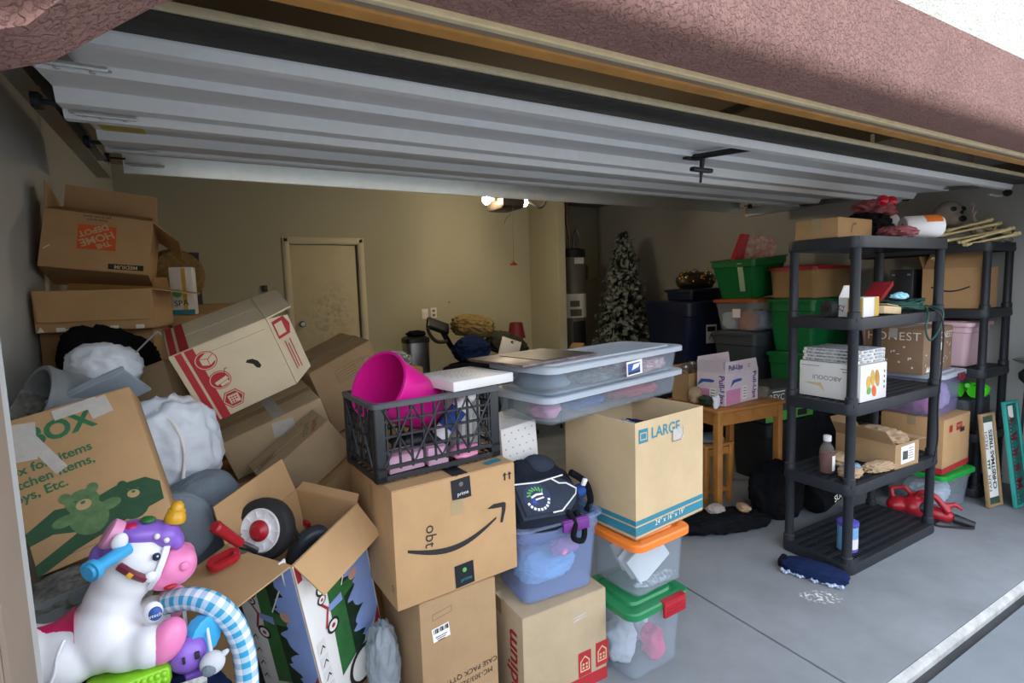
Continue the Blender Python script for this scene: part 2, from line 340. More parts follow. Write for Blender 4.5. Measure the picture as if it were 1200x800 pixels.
def fline(pts, wd, closed=False):
    bm = BM(); P = [Vector((p[0], p[1], 0)) for p in pts]
    if closed: P.append(P[0])
    for i, (a, b) in enumerate(zip(P, P[1:])):
        d = (b-a).normalized(); n_ = Vector((-d.y, d.x, 0))*wd/2; e = d*wd*.4
        z = Vector((0, 0, i*1e-5))
        bm.faces.new([bm.verts.new(q+z) for q in (a-e-n_, b+e-n_, b+e+n_, a-e+n_)])
    return bm
# ------------------------------------------------------------------ reusable builders
def carton(name, label, loc, rot, dims, m='kraft', opened=False, flaps=None, tape='tape', group=None, cat='box', t=.005, seam='X', inner=None, open_side='T'):
    root = thing(name, label, cat, loc, rot, group); X, Y, Z = dims
    bm = BM()
    if not opened:
        box(bm, (0, 0, Z/2), (X, Y, Z), bev=min(.004, Z*.1)); obj('body', bm, m, root, smooth=30)
        g = .003
        for s in (-1, 1):
            b2 = BM()
            if seam == 'X': box(b2, (0, s*(Y/4+g/4), Z+.0012), (X-.004, Y/2-g-.002, .003), bev=.001, seg=1)
            else: box(b2, (s*(X/4+g/4), 0, Z+.0012), (X/2-g-.002, Y-.004, .003), bev=.001, seg=1)
            obj('flap', b2, m, root, smooth=30)
        if tape:
            b3 = BM(); wd = .05
            if seam == 'X':
                box(b3, (0, 0, Z+.0034), (X+.003, wd, .001))
                for s in (-1, 1): box(b3, (s*(X/2+.0012), 0, Z-.028), (.001, wd, .06))
            else:
                box(b3, (0, 0, Z+.0034), (wd, Y+.003, .001))
                for s in (-1, 1): box(b3, (0, s*(Y/2+.0012), Z-.028), (wd, .001, .06))
            obj('tape', b3, tape, root, smooth=0)
    else:
        box(bm, (0, 0, t/2), (X, Y, t)); 
        box(bm, (0, -Y/2+t/2, Z/2), (X, t, Z)); box(bm, (0, Y/2-t/2, Z/2), (X, t, Z))
        box(bm, (-X/2+t/2, 0, Z/2), (t, Y-2*t, Z)); box(bm, (X/2-t/2, 0, Z/2), (t, Y-2*t, Z))
        obj('body', bm, m, root, smooth=0)
        for sd, ang, ln in (flaps or []):
            b2 = BM(); wd = (X if sd in 'FB' else Y)-.006; c = .012
            pts = [(-wd/2, .001), (wd/2, .001), (wd/2-c, ln), (-wd/2+c, ln)]
            prism(b2, pts, -t*.35, t*.35, axis='Z')
            o = obj('flap', b2, m, root, smooth=0)
            # outline lies in local XY; Y runs away from the hinge; ang 0 = straight up, 90 = flat outwards, -90 = closed
            yaw = {'F': 0, 'B': 180, 'L': -90, 'R': 90}[sd]
            pos = {'F': (0, -Y/2+t*.5, Z), 'B': (0, Y/2-t*.5, Z), 'L': (-X/2+t*.5, 0, Z), 'R': (X/2-t*.5, 0, Z)}[sd]
            o.matrix_local = T(pos, (0, 0, yaw)) @ T((0, 0, 0), (90+ang, 0, 0))
    return root
def tub(name, label, loc, rz, dims, body='clear', lid=None, taper=.88, r=.04, lidh=.022, group=None, cat='storage bin', latch=None, t=.004, rim=.012, rot=None, latch_side='F', ribs=True, lift_lid=0):
    root = thing(name, label, cat, loc, rot or (0, 0, rz), group); X, Y, Z = dims
    bm = BM(); k = taper; X0, Y0 = X-2*rim, Y-2*rim
    rings = [rrect(X0*k-.02, Y0*k-.02, r*.7, 0), rrect(X0*k, Y0*k, r, .008), rrect(X0*(k+(1-k)*.8), Y0*(k+(1-k)*.8), r, Z*.80)]
    rings += [rrect(X0, Y0, r, Z*.82), rrect(X0, Y0, r, Z-.012), rrect(X, Y, r, Z-.010), rrect(X, Y, r, Z), rrect(X0-2*t, Y0-2*t, r, Z),
              rrect(X0*(k+(1-k)*.8)-2*t, Y0*(k+(1-k)*.8)-2*t, r, Z*.79), rrect(X0*k-2*t, Y0*k-2*t, r, .012)]
    loft(bm, rings); obj('body', bm, body, root, smooth=35)
    if lid:
        b2 = BM(); e = .008; z = Z+.001+lift_lid
        loft(b2, [rrect(X+2*e-.006, Y+2*e-.006, r+e, z-.012), rrect(X+2*e, Y+2*e, r+e, z-.012), rrect(X+2*e, Y+2*e, r+e, z+lidh*.5), rrect(X+2*e-.012, Y+2*e-.012, r, z+lidh*.75),
                  rrect(X-.05, Y-.05, r, z+lidh*.75), rrect(X-.06, Y-.06, r, z+lidh*.55), rrect(X-.09, Y-.09, r*.8, z+lidh*.55), rrect(X-.10, Y-.10, r*.8, z+lidh)])
        obj('lid', b2, lid, root, smooth=35)
    if latch:
        b3 = BM(); lw = min(.11, X*.3)
        if latch_side in 'FB':
            s = -1 if latch_side == 'F' else 1
            box(b3, (0, s*(Y/2+.016), Z-.02), (lw, .012, .055), bev=.004); box(b3, (0, s*(Y/2+.006), Z+lidh*.6), (lw, .035, .012), bev=.003)
        else:
            s = -1 if latch_side == 'L' else 1
            box(b3, (s*(X/2+.016), 0, Z-.02), (.012, lw, .055), bev=.004); box(b3, (s*(X/2+.006), 0, Z+lidh*.6), (.035, lw, .012), bev=.003)
        obj('latch', b3, latch, root, smooth=30)
    return root
# ================================================================== SETTING
XL, XR, YF, YB = -.62, 5.05, .965, 5.60
# slabs with recessed joints
fl = struct('floor', bx(XL-.1, XR+.1, YF-.002, 6.4, -.30, -.012), 'joint_dark', 'grey concrete garage floor with a saw-cut joint')
JX = 2.02
for x0, x1, y0, y1 in ((XL-.1, JX-.005, YF, 3.9), (JX+.005, XR+.1, YF, 3.9), (XL-.1, JX-.005, 3.91, 6.4), (JX+.005, XR+.1, 3.91, 6.4)):
    obj('slab', bx(x0, x1, y0, y1, -.10, 0, bev=.004), 'concrete', fl, smooth=30)
bm = BM(); prism(bm, [(YF-.026, -.05), (YF-.026, -.022), (YF-.018, -.008), (YF-.003, -.001), (YF-.001, -.05)], -3, 8, axis='X')
struct('trim_1', bm, 'concrete_lip', 'pale worn concrete lip along the garage threshold')
struct('floor_gap', bx(-3, 8, YF-.066, YF-.026, -.3, -.045), 'joint_dark', 'dark expansion joint between slab and driveway')
struct('ground', bx(-3, 8, -6, YF-.066, -.3, -.030, bev=0), 'driveway', 'pale concrete driveway in front of the garage')
struct('added_road', bx(-40, 40, -14, -6, -.3, -.06), 'asphalt')  # dark unseen road, added to cut light bouncing up under the header
for k_, (x0, x1) in enumerate(((-40, -3), (8, 40))): struct('yard_%d' % (k_+1), bx(x0, x1, -6, 7, -.3, -.05), mat('gravel', '#8d8478', rough=.9, var=.3, vscale=20))
struct('yard_3', bx(-40, 40, -30, -14, -.3, -.05), 'gravel')
for k_, x0 in enumerate((-34, -17, 0, 17)):  # unseen houses, added to block low sky light from the interior
    bm = BM(); bx(x0, x0+14.5, -28, -17, -.1, 5.0, bm=bm); prism(bm, [(-29, 5.0), (-16.2, 5.0), (-22.5, 7.4)], x0-.4, x0+14.9, axis='X'); struct('sky_block_house_%d' % (k_+1), bm, mat('house_tan', '#9a8d78', rough=.9))
struct('wall_left', bx(XL-.15, XL, 1.0, YB+.8, -.1, 2.72), 'wall_side')
bm = BM(); DX0, DX1, DZ = .725, 1.375, 2.06
bx(XL, DX0-.03, YB, YB+.15, -.1, 2.72, bm=bm); bx(DX1+.03, 3.46, YB, YB+.15, -.1, 2.72, bm=bm); bx(DX0-.03, DX1+.03, YB, YB+.15, DZ+.03, 2.72, bm=bm); bx(DX0-.03, DX1+.03, YB+.13, YB+.15, -.1, DZ+.03, bm=bm)
struct('wall_back', bm, 'wall_paint')
struct('wall_stub', bx(3.46, 3.565, 4.99, 6.35, -.1, 2.72, bev=.004), 'wall_paint')
struct('wall_alcove', bx(3.565, XR+.1, 6.25, 6.40, -.1, 2.72), 'wall_paint')
struct('wall_right', bx(XR, XR+.15, 1.0, 6.25, -.1, 2.72), 'wall_side')
struct('ceiling', bx(XL-.15, XR+.15, .97, 6.4, 2.70, 2.82), 'ceiling_paint')
bm = BM(); bx(-3.5, 8, .83, 6.9, 3.35, 3.55, bm=bm); struct('shade_roof', bm, 'stucco_cream')  # unseen slab, added to shade the driveway; eave cut back to brighten the front
# front wall: stucco pillars, header beam with soffit, cream wall above
bm = BM(); bx(-3.4, -.262, .80, .97, -.1, 2.5, bm=bm); struct('wall_front_left', bm, 'stucco_brown')
bm = BM(); bx(4.462, 8, .80, .97, -.1, 2.5, bm=bm); struct('wall_front_right', bm, 'stucco_brown')
bm = BM(); prism(bm, [(.965, 2.075), (.855, 2.075), (.838, 2.080), (.824, 2.092), (.816, 2.112), (.814, 2.13), (.814, 2.318), (.83, 2.325), (.965, 2.325)], -3.4, 8, axis='X')
struct('wall_header', bm, 'stucco_brown', 'brown stucco header beam above the garage opening', smooth=50)
struct('wall_front_upper', bx(-3.4, 8, .845, .97, 2.325, 3.35), 'stucco_cream')
struct('wall_front_inner', bx(XL, -.27, .97, 1.05, -.1, 2.70), 'wall_side')
struct('wall_front_inner_right', bx(4.47, XR, .97, 1.05, -.1, 2.70), 'wall_side')
struct('wall_header_inner', bx(-.27, 4.47, .97, 1.05, 2.11, 2.70), 'wood_orange')
# rounded stucco haunch in the corner of the opening
pr = [(-.50, 1.70), (-.30, 1.835), (-.255, 1.848), (-.207, 1.853), (-.158, 1.872), (-.116, 1.905), (-.075, 1.938), (-.035, 1.969), (.05, 2.02), (.16, 2.078), (-.50, 2.078)]
bm = BM(); prism(bm, pr, .815, .945); bmesh.ops.bevel(bm, geom=[e for e in bm.edges if abs(e.verts[0].co.y-e.verts[1].co.y) < 1e-6 and e.verts[0].co.y < .9 and max(e.verts[0].co.z, e.verts[1].co.z) < 2.07], offset=.02, segments=3, affect='EDGES')
struct('trim_2', bm, 'stucco_brown', 'rounded brown stucco haunch in the upper corner of the opening', smooth=50)
struct('trim_3', bx(-.300, -.2525, .845, .962, -.02, 2.075, bev=.003), 'jamb', 'taupe painted jamb board of the garage opening')
struct('trim_4', bx(-.2525, -.2470, .845, .868, -.02, 1.87), 'jamb', 'cream stop moulding on the jamb')
struct('trim_5', bx(4.4525, 4.50, .845, .962, -.02, 2.075, bev=.003), 'jamb')
struct('trim_6', bx(-.25, 4.45, .966, .984, 2.062, 2.10, bev=.003), 'cream', 'cream bead under the header')
struct('trim_7', bx(-.25, 4.45, .984, 1.020, 2.074, 2.10), 'jamb', 'taupe head jamb under the header')
struct('trim_8', bx(-.25, 4.45, 1.020, 1.062, 2.068, 2.108, bev=.004), 'wood_orange', 'bare orange wood strip behind the head jamb')
# ---------------------------------------------------------------- overhead garage door, rolled up
gd = bpy.data.objects.new('door_2', None); COL.objects.link(gd); gd.location = (2.1, 1.42, 2.12); gd['kind'] = 'structure'
gd['label'] = 'white ribbed steel overhead garage door rolled up under the ceiling'
SL = (2.33-2.12)/(3.44-1.42); TH = math.degrees(math.atan(SL)); gd.rotation_euler = (R(TH), 0, 0)
HX = 2.43                                # half width
def sec(y0, y1, prof):
    bm = BM(); pts = [(y-1.42, -d) for y, d in prof] + [(y1-1.42, .035), (y0-1.42, .035)]
    loft(bm, [[(x, a, b) for a, b in pts] for x in (-HX, HX)]); return obj('section_panel', bm, 'door_white', gd, smooth=0)
sec(1.42, 2.045, [(1.42, .010), (1.425, .034), (1.465, .036), (1.495, .004), (1.50, 0), (1.752, 0), (1.766, .022), (1.955, .022), (1.972, .062), (2.045, .064)])
sec(2.052, 2.84, [(2.052, .064), (2.064, .088), (2.105, .090), (2.115, 0), (2.455, 0), (2.47, .026), (2.655, .026), (2.675, .060), (2.84, .062)])
sec(2.848, 3.42, [(2.848, .072), (2.86, .080), (2.905, .080), (2.915, 0), (3.40, 0), (3.42, .0)])
def dpart(name, bm, m, smooth=30): return obj(name, bm, m, gd, smooth=smooth)
dpart('weather_seal', box(BM(), (0, -.075, .005), (2*HX, .150, .022), bev=.006), 'seal')
dpart('seal_retainer', box(BM(), (0, -.155, .012), (2*HX, .016, .018), bev=.003), 'cream')
bm = BM(); box(bm, (0, 2.03, -.058), (2*HX, .004, .114), (4, 0, 0)); box(bm, (0, 2.05, -.002), (2*HX, .04, .004)); box(bm, (0, 2.030, -.115), (2*HX, .018, .003))
dpart('strut', bm, 'zinc')
for s in (-1, 1):
    for k, (y, L_) in enumerate(((.30, .56), (1.02, .72), (1.72, .5))):
        dpart('end_plate', box(BM(), (s*(HX-.045), y, -.012), (.09, L_, .004)), 'steel')
    for y in (.05, .63, .66, 1.42, 1.46, 1.97):
        bm = BM(); box(bm, (s*(HX-.10), y, -.072), (.17, .030, .006), bev=.002); cyl(bm, (s*(HX-.03), y-.012, -.076), (s*(HX-.18), y-.012, -.076), .006, seg=8)
        for dx in (.05, .09, .15): cyl(bm, (s*(HX-dx), y+.004, -.083), (s*(HX-dx), y+.004, -.068), .007, seg=6)
        dpart('hinge', bm, 'galv')
        bm = BM(); cyl(bm, (s*(HX-.02), y-.012, -.05), (s*(HX+.05), y-.012, -.05), .005, seg=8); cyl(bm, (s*(HX+.045), y-.012, -.05), (s*(HX+.065), y-.012, -.05), .022, seg=14)
        dpart('roller', bm, 'metal_dark')
dpart('warning_sticker', box(BM(), (-HX+.095, 1.135, -.0285), (.14, .165, .002)), mat('sticker_yellow', '#a08c10', rough=.5, color2='#d8c85a', vscale=9))['label'] = 'yellow warning sticker'
bm = BM(); box(bm, (-.10, .20, -.024), (.028, .36, .022), bev=.004); box(bm, (-.10, .36, -.03), (.09, .03, .01), bev=.003); dpart('lock_bar', bm, 'metal_dark')
bm = BM(); cyl(bm, (-.05, .34, -.01), (-.05, .34, -.10), .014, .008, seg=12); box(bm, (-.05, .34, -.078), (.13, .032, .020), bev=.006); cyl(bm, (-.05, .34, -.08), (-.05, .34, -.135), .006, seg=8); dpart('lock_handle', bm, 'plastic_black')
for s, x in ((-1, -.415), (1, 4.625)):
    lab = 'galvanised door track along the left wall' if s < 0 else 'dark steel door track running above the shelving racks'
    t = thing('garage_door_track', 'steel overhead door track beside the stacked cartons' if s < 0 else 'steel overhead door track above the shelving racks', 'door track', (x, 1.15, 2.225))
    bm = BM(); L_ = 2.28
    for a, b_, c, d in ((-.028, -.025, -.04, .04), (-.028, .03, -.043, -.040), (-.028, .03, .040, .043), (.027, .030, .025, .043)): 
        box(bm, ((a+b_)/2, L_/2, (c+d)/2), (b_-a, L_, d-c))
    obj('rail', bm, 'steel', t, smooth=0)
    for yy in (.55, 1.2, 2.2):
        bm = BM(); box(bm, (-s*-.045, yy, .04), (.06, .03, .003)); box(bm, (s*.07, yy, .25), (.003, .03, .43)); obj('hanger', bm, 'galv', t, smooth=0)
# ---------------------------------------------------------------- house door in the back wall
d1 = bpy.data.objects.new('door_1', None); COL.objects.link(d1); d1.location = ((DX0+DX1)/2, YB, 0); d1['kind'] = 'structure'; d1['label'] = 'plain scuffed off-white door in the back wall'
hw = (DX1-DX0)/2
def scuffed():
    m = mat('door_scuffed', '#c2b99a', rough=.55, var=.05, vscale=4); n = m.node_tree; L = n.links; b = n.nodes['Principled BSDF']
    src = b.inputs['Base Color'].links[0].from_socket; tc = n.nodes.new('ShaderNodeTexCoord')
    sp = n.nodes.new('ShaderNodeVectorMath'); sp.operation = 'SUBTRACT'; sp.inputs[1].default_value = (.03, 0, 1.32); L.new(tc.outputs['Object'], sp.inputs[0])
    s2 = n.nodes.new('ShaderNodeVectorMath'); s2.operation = 'MULTIPLY'; s2.inputs[1].default_value = (3.6, 0, 2.3); L.new(sp.outputs[0], s2.inputs[0])
    ln = n.nodes.new('ShaderNodeVectorMath'); ln.operation = 'LENGTH'; L.new(s2.outputs[0], ln.inputs[0])
    nz = n.nodes.new('ShaderNodeTexNoise'); nz.inputs['Scale'].default_value = 24; nz.inputs['Detail'].default_value = 6; L.new(tc.outputs['Object'], nz.inputs['Vector'])
    r1 = n.nodes.new('ShaderNodeMapRange'); r1.inputs[1].default_value = 1.0; r1.inputs[2].default_value = .2; L.new(ln.outputs['Value'], r1.inputs[0])
    r2 = n.nodes.new('ShaderNodeMapRange'); r2.inputs[1].default_value = .45; r2.inputs[2].default_value = .7; r2.inputs[4].default_value = .6; L.new(nz.outputs['Fac'], r2.inputs[0])
    mu = n.nodes.new('ShaderNodeMath'); mu.operation = 'MULTIPLY'; L.new(r1.outputs[0], mu.inputs[0]); L.new(r2.outputs[0], mu.inputs[1])
    mx = n.nodes.new('ShaderNodeMix'); mx.data_type = 'RGBA'; L.new(mu.outputs[0], mx.inputs['Factor']); L.new(src, mx.inputs[6]); mx.inputs[7].default_value = lin('#5e5a50'); L.new(mx.outputs[2], b.inputs['Base Color'])
scuffed()
obj('door_leaf', bx(-hw+.004, hw-.014, .03, .07, .01, DZ-.006, bev=.002), 'door_scuffed', d1)
for nm, a in (('casing', (-hw-.065, -hw-.005)), ('casing', (hw+.005, hw+.065))):
    bm = bx(a[0], a[1], -.016, 0, 0, DZ+.065, bev=.003); bx(a[0]+.012, a[1]-.012, -.022, -.014, 0, DZ+.053, bev=.003, bm=bm); obj(nm, bm, 'trim_paint', d1)
bm = bx(-hw-.065, hw+.065, -.0165, 0, DZ+.005, DZ+.066, bev=.003); bx(-hw-.053, hw+.053, -.022, -.014, DZ+.017, DZ+.054, bev=.003, bm=bm); obj('casing', bm, 'trim_paint', d1)
for a, b_ in ((-hw-.02, -hw), (hw, hw+.02)): obj('jamb', bx(a, b_, 0, .10, 0, DZ), 'trim_paint', d1)
obj('jamb', bx(-hw-.02, hw+.02, 0, .10, DZ, DZ+.02), 'trim_paint', d1)
k = at(347, 380, YB); bm = BM(); lathe(bm, [(.033, 0), (.033, .008), (.014, .012), (.012, .035), (.028, .045), (.030, .058), (.020, .068)], 20, T((-hw+.07, .03, k.z), (90, 0, 0))); obj('knob', bm, 'steel', d1)
# ---------------------------------------------------------------- wall fittings
for u, v, lab in ((498, 368, 'white wall outlet plate beside the darker one'), (508, 366.5, 'white wall switch plate with a dark socket on the back wall')):
    p = at(u, v, YB); t = thing('wall_outlet', lab, 'outlet', (p.x, YB, p.z))
    obj('cover_plate', box(BM(), (0, -.004, 0), (.072, .008, .115), bev=.003), 'white_card', t)
    for z in (-.024, .024): obj('socket', box(BM(), (0, -.008, z), (.03, .004, .026), bev=.001), 'white_paper' if u < 500 else 'ink_grey', t)
p = at(526, 354, YB); tag(obj('wall_hook', cyl(BM(), (p.x, YB, p.z), (p.x, YB-.02, p.z), .006, seg=8), 'metal_dark'), 'tiny dark hook stuck in the back wall above the bags', 'hook')
p = at(310, 338, YB); tag(obj('wall_bracket', bx(p.x-.025, p.x+.025, YB-.03, YB, p.z-.03, p.z+.03, bev=.004), 'plastic_black'), 'small black bracket on the back wall beside the house door', 'bracket')
# opener
op = thing('garage_door_opener', 'dark garage door opener with two lit bulbs under the ceiling', 'door opener', (2.355, 4.2, 2.255))
bm = BM(); loft(bm, [rrect(.20, .30, .03, 0), rrect(.22, .34, .03, .015), rrect(.22, .36, .03, .09), rrect(.18, .34, .03, .115)]); obj('housing', bm, mat('opener', '#3a342c', rough=.4), op)
emis('bulb_lit', '#ffe8c4', 190.0); mat('lens', '#f2e4c0', rough=.3, alpha=.35)
for sx, u, v in ((-1, 570, 234), (1, 614, 237)):
    q = at(u, v, 4.16) - op.location
    bm = BM(); ball(bm, q, (.036, .036, .040), seg=16, rings=10); b_ = obj('bulb', bm, 'bulb_lit', op); b_['label'] = 'lit frosted bulb'
    bm = BM(); cyl(bm, q+Vector((-sx*.03, 0, .01)), q+Vector((-sx*.07, 0, .01)), .018, seg=12); obj('socket', bm, 'white_card', op)
obj('rail', bx(-.12, -.09, -3.15, -.15, .10, .13), 'steel', op, smooth=0)
for sx in (-1, 1): obj('hanger', bx(sx*.10-.012, sx*.10+.012, .05, .053, .11, .445), 'steel', op, smooth=0)
a0 = [at(u, v, 4.2)-op.location for u, v in ((612, 234), (622, 238), (632, 243), (637, 240), (640, 231), (641, 222))]
obj('drain_arm', tube(BM(), smoothpts(a0), .012), 'metal_dark', op)
cp = [at(601, 238, 4.0), at(601, 270, 4.0), at(602, 309, 4.0)]; pc = thing('release_cord', 'red pull handle hanging on a thin cord from the opener', 'pull cord', cp[2])
obj('cord', tube(BM(), [c-cp[2] for c in cp]+[Vector((0, 0, 0))], .0016, 6), 'ink_grey', pc)
bm = BM(); prism(bm, [(-.032, -.012), (.032, -.012), (.030, 0), (.010, .006), (.006, .018), (-.006, .018), (-.010, .006), (-.030, 0)], -.008, .008); obj('handle', bm, 'plastic_red', pc)
w2 = [at(600, 243, 4.05), at(597, 252, 4.05), at(593, 256, 4.05), at(591, 262, 4.05)]; tag(obj('antenna_wire', tube(BM(), smoothpts(w2), .002, 6), 'cable_black'), 'thin curled antenna wire under the door opener', 'wire')
# water heater
wh = thing('water_heater', 'tall grey water heater behind the stub wall with copper pipes', 'water heater', (4.02, 5.50, 0))
def hz(v): return at(678, v, 5.36).z
obj('stand', bx(-.28, .28, -.22, .3, 0, .42, bev=.004), 'metal_dark', wh)
bm = BM(); lathe(bm, [(.165, .42), (.172, .45), (.172, hz(303)), (.165, hz(300))], 28); obj('tank', bm, 'heater', wh, smooth=40)
bm = BM(); lathe(bm, [(.170, hz(301)), (.176, hz(300)), (.170, hz(292)), (.10, hz(290))], 28); obj('top_cap', bm, 'metal_dark', wh)
def wrap(z0, z1, a0, a1, m, nm, rr=.1735):
    bm = BM(); n_ = 10; rows = [[(rr*math.cos(R(a0+(a1-a0)*i/n_)), rr*math.sin(R(a0+(a1-a0)*i/n_)), z) for i in range(n_+1)] for z in (z0, z1)]
    loft(bm, rows, False, False, close=False); return obj(nm, bm, m, wh)
wrap(hz(372), hz(344), 200, 330, 'white_paper', 'label'); wrap(hz(309), hz(302), 245, 295, 'white_paper', 'label'); wrap(hz(359), hz(352), 225, 265, 'ink_grey', 'label_print', .1745); wrap(hz(370), hz(362), 225, 275, 'ink_grey', 'label_print', .1745); wrap(hz(405), hz(376), 235, 300, 'metal_dark', 'burner_panel', .176)
obj('pipe', tube(BM(), [(-.05, -.03, hz(292)), (-.05, -.03, hz(275)), (-.085, -.03, hz(262)), (-.085, -.03, 2.70)], .018), 'copper', wh)
obj('pipe', tube(BM(), smoothpts([(.02, -.02, hz(292)), (.03, -.02, hz(274)), (.06, -.02, hz(268)), (.10, -.02, hz(276)), (.06, -.02, hz(286)), (.05, -.02, hz(293))]), .013), 'steel', wh)
obj('relief_pipe', tube(BM(), [(.17, -.05, hz(310)), (.21, -.05, hz(312)), (.21, -.05, hz(328)), (.34, -.05, hz(327)), (.40, -.05, hz(327))], .016), 'copper', wh)
# ================================================================== STACKS BY THE OPENING
def px(u, v, Y): return at(u, v, Y)
# --- tall plain carton that carries the smile carton
D = (.288, .36, .548); o = carton('cardboard_box', 'tall brown carton printed CASE PACK QTY with a white barcode label', (.645, 1.757, 0), (0, 0, 4), D, 'kraft_in')
for i, (s, dv) in enumerate((('CASE PACK QTY: 1', 0), ('MC-303/322/360', .032))): ftext(o, D, "F", s, .026, "ink", (.03, -.028-dv), 183)
on_face(o, D, 'F', frect(.062, .048), 'white_paper', 'shipping_label', (-.072, .155), 6)
for k in range(9): on_face(o, D, 'F', frect(.002+.002*(k % 3), .016), 'ink', 'barcode', (-.098+k*.0062, .165+k*.0006), 6, lift=.002)
for k in range(3): on_face(o, D, 'F', frect(.042-.008*k, .003), 'ink', 'label_print', (-.072, .146-k*.007), 6, lift=.002)
on_face(o, D, 'F', fline([(-.10, .205), (-.10, .225), (-.03, .235), (-.03, .215)], .0015, True), 'ink_brown', 'print_frame')
# --- smile carton
D = (.456, .42, .388); o = carton('cardboard_box', 'brown carton with a black smile arrow carrying the black crate', (.655, 1.787, .5535), (0, 0, 4), D, 'kraft', tape=None, seam='Y')
# arrow: a crescent swoosh and a bent head
top, bot = [], []
for i in range(21):
    t = i/20; x = -.185+.33*t; y = -.008 - .052*math.sin(math.pi*t*.95) + .030*t
    w_ = .004+.016*math.sin(math.pi*(.12+.80*t)); top.append((x, y+w_*.5)); bot.append((x, y-w_*.5))
bm = BM()
for i in range(20): bm.faces.new([bm.verts.new((p[0], p[1], 0)) for p in (bot[i], bot[i+1], top[i+1], top[i])])
on_face(o, D, 'F', bm, 'ink', 'smile_arrow', (0, .0), 0)
on_face(o, D, 'F', flat([(.108, .082), (.135, .093), (.178, .090), (.186, .084), (.184, .062), (.170, .018), (.160, .020), (.168, .060), (.168, .074), (.135, .077)]), 'ink', 'arrow_head', (.0, -.028), 0)
ftext(o, D, 'F', 'obt', .055, 'ink', (-.105, .02), -95, name='handwriting')
for uv, rot in (((.012, .150), 3), ((.012, -.148), 2)):
    on_face(o, D, 'F', frect(.072, .072 if uv[1] > 0 else .078), 'tape_black', 'black_tape', uv, rot, lift=.0015)
    ftext(o, D, 'F', 'prime', .018, 'ink_teal' if uv[1] < 0 else 'ink_white', (uv[0]+.006, uv[1]-.016), rot, lift=.0025)
    on_face(o, D, 'F', fdisc(.008), 'ink_greenlite' if uv[1] < 0 else 'ink_grey', 'tape_mark', (uv[0], uv[1]+.016), 0, lift=.0025)
on_face(o, D, 'F', frect(.045, .05), 'tape', 'tape_scrap', (-.005, .092), -4, lift=.002)
bm = BM(); box(bm, (0, 0, 0), (.055, .42, .0012)); q = obj('tape', bm, 'tape_black', o); q.location = (.012, 0, D[2]+.0045)
for s in (-1, 1): on_face(o, D, 'F', flat([(-.003, -.012), (.003, -.012), (.003, .006), (.009, .006), (0, .017), (-.009, .006), (-.003, .006)]), 'ink', 'this_way_up', (.195+s*.010, .150), 0)
on_face(o, D, 'T', frect(.07, .03), 'ink_teal', 'sticker', (.165, -.165), 12, lift=.0052); on_face(o, D, 'L', frect(.03, .09), 'kraft_dark', 'tape_scrap', (.02, .12), 0)
ftext(o, D, 'L', '12', .03, 'ink', (.185, -.13), 80)
# --- black milk crate
def crate():
    D = (.464, .30, .262); X, Y, Z = D; t = thing('milk_crate', 'black plastic milk crate of crossed ribs on the smile carton', 'crate', (.634, 1.790, .9475), (0, 0, 5))
    bm = BM(); e = .012
    for s in (-1, 1):
        for u in (-1, 1): 
            box(bm, (s*(X/2-.018), u*(Y/2-.004), Z/2), (.036, .008, Z-.01), bev=.002); box(bm, (s*(X/2-.004), u*(Y/2-.016), Z/2), (.008, .032, Z-.01), bev=.002)
        for z, h in ((.008, .016), (.045, .012)):
            box(bm, (0, s*(Y/2-.004), z+h/2), (X, .008, h)); box(bm, (s*(X/2-.004), 0, z+h/2), (.008, Y, h))
    obj('frame', bm, 'plastic_black', t)
    bm = BM(); r_ = .006
    loft(bm, [rrect(X+.010, Y+.010, .02, Z-.018), rrect(X+.014, Y+.014, .02, Z-.004), rrect(X+.006, Y+.006, .02, Z), rrect(X-.018, Y-.018, .015, Z), rrect(X-.022, Y-.022, .015, Z-.018), rrect(X+.010, Y+.010, .02, Z-.018)], False, False)
    obj('rim', bm, mat('crate_rim', '#55585a', rough=.4, var=.2), t)
    for s in (-1, 1):
        bm = BM()
        for k in range(1, 11): box(bm, (-X/2+X*k/11, s*(Y/2-.006), Z/2+.01), (.006, .008, Z-.06))
        for z in (.10, .15, .20): box(bm, (0, s*(Y/2-.006), z), (X-.03, .009, .007))
        for a in range(4):
            x0 = -X/2+.03+a*(X-.06)/4; x1 = x0+(X-.06)/4
            for za, zb in ((.055, .24), (.24, .055)): tube(bm, [(x0, s*(Y/2+.0005), za), (x1, s*(Y/2+.0005), zb)], .0035, 5)
        obj('long_side_ribs', bm, 'plastic_black', t)
        bm = BM()
        for k in range(1, 7): box(bm, (s*(X/2-.006), -Y/2+Y*k/7, Z/2+.01), (.008, .006, Z-.06))
        for z in (.10, .15, .20): box(bm, (s*(X/2-.006), 0, z), (.009, Y-.03, .007))
        for a in range(2):
            x0 = -Y/2+.03+a*(Y-.06)/2; x1 = x0+(Y-.06)/2
            for za, zb in ((.055, .24), (.24, .055)): tube(bm, [(s*(X/2+.0005), x0, za), (s*(X/2+.0005), x1, zb)], .0035, 5)
        obj('short_side_ribs', bm, 'plastic_black', t)
    bm = BM()
    for k in range(12): box(bm, (-X/2+.02+k*(X-.04)/11, 0, .006), (.007, Y-.01, .006))
    for k in range(7): box(bm, (0, -Y/2+.02+k*(Y-.04)/6, .006), (X-.01, .007, .005))
    obj('floor_grid', bm, 'plastic_black', t)
    return t
crate()
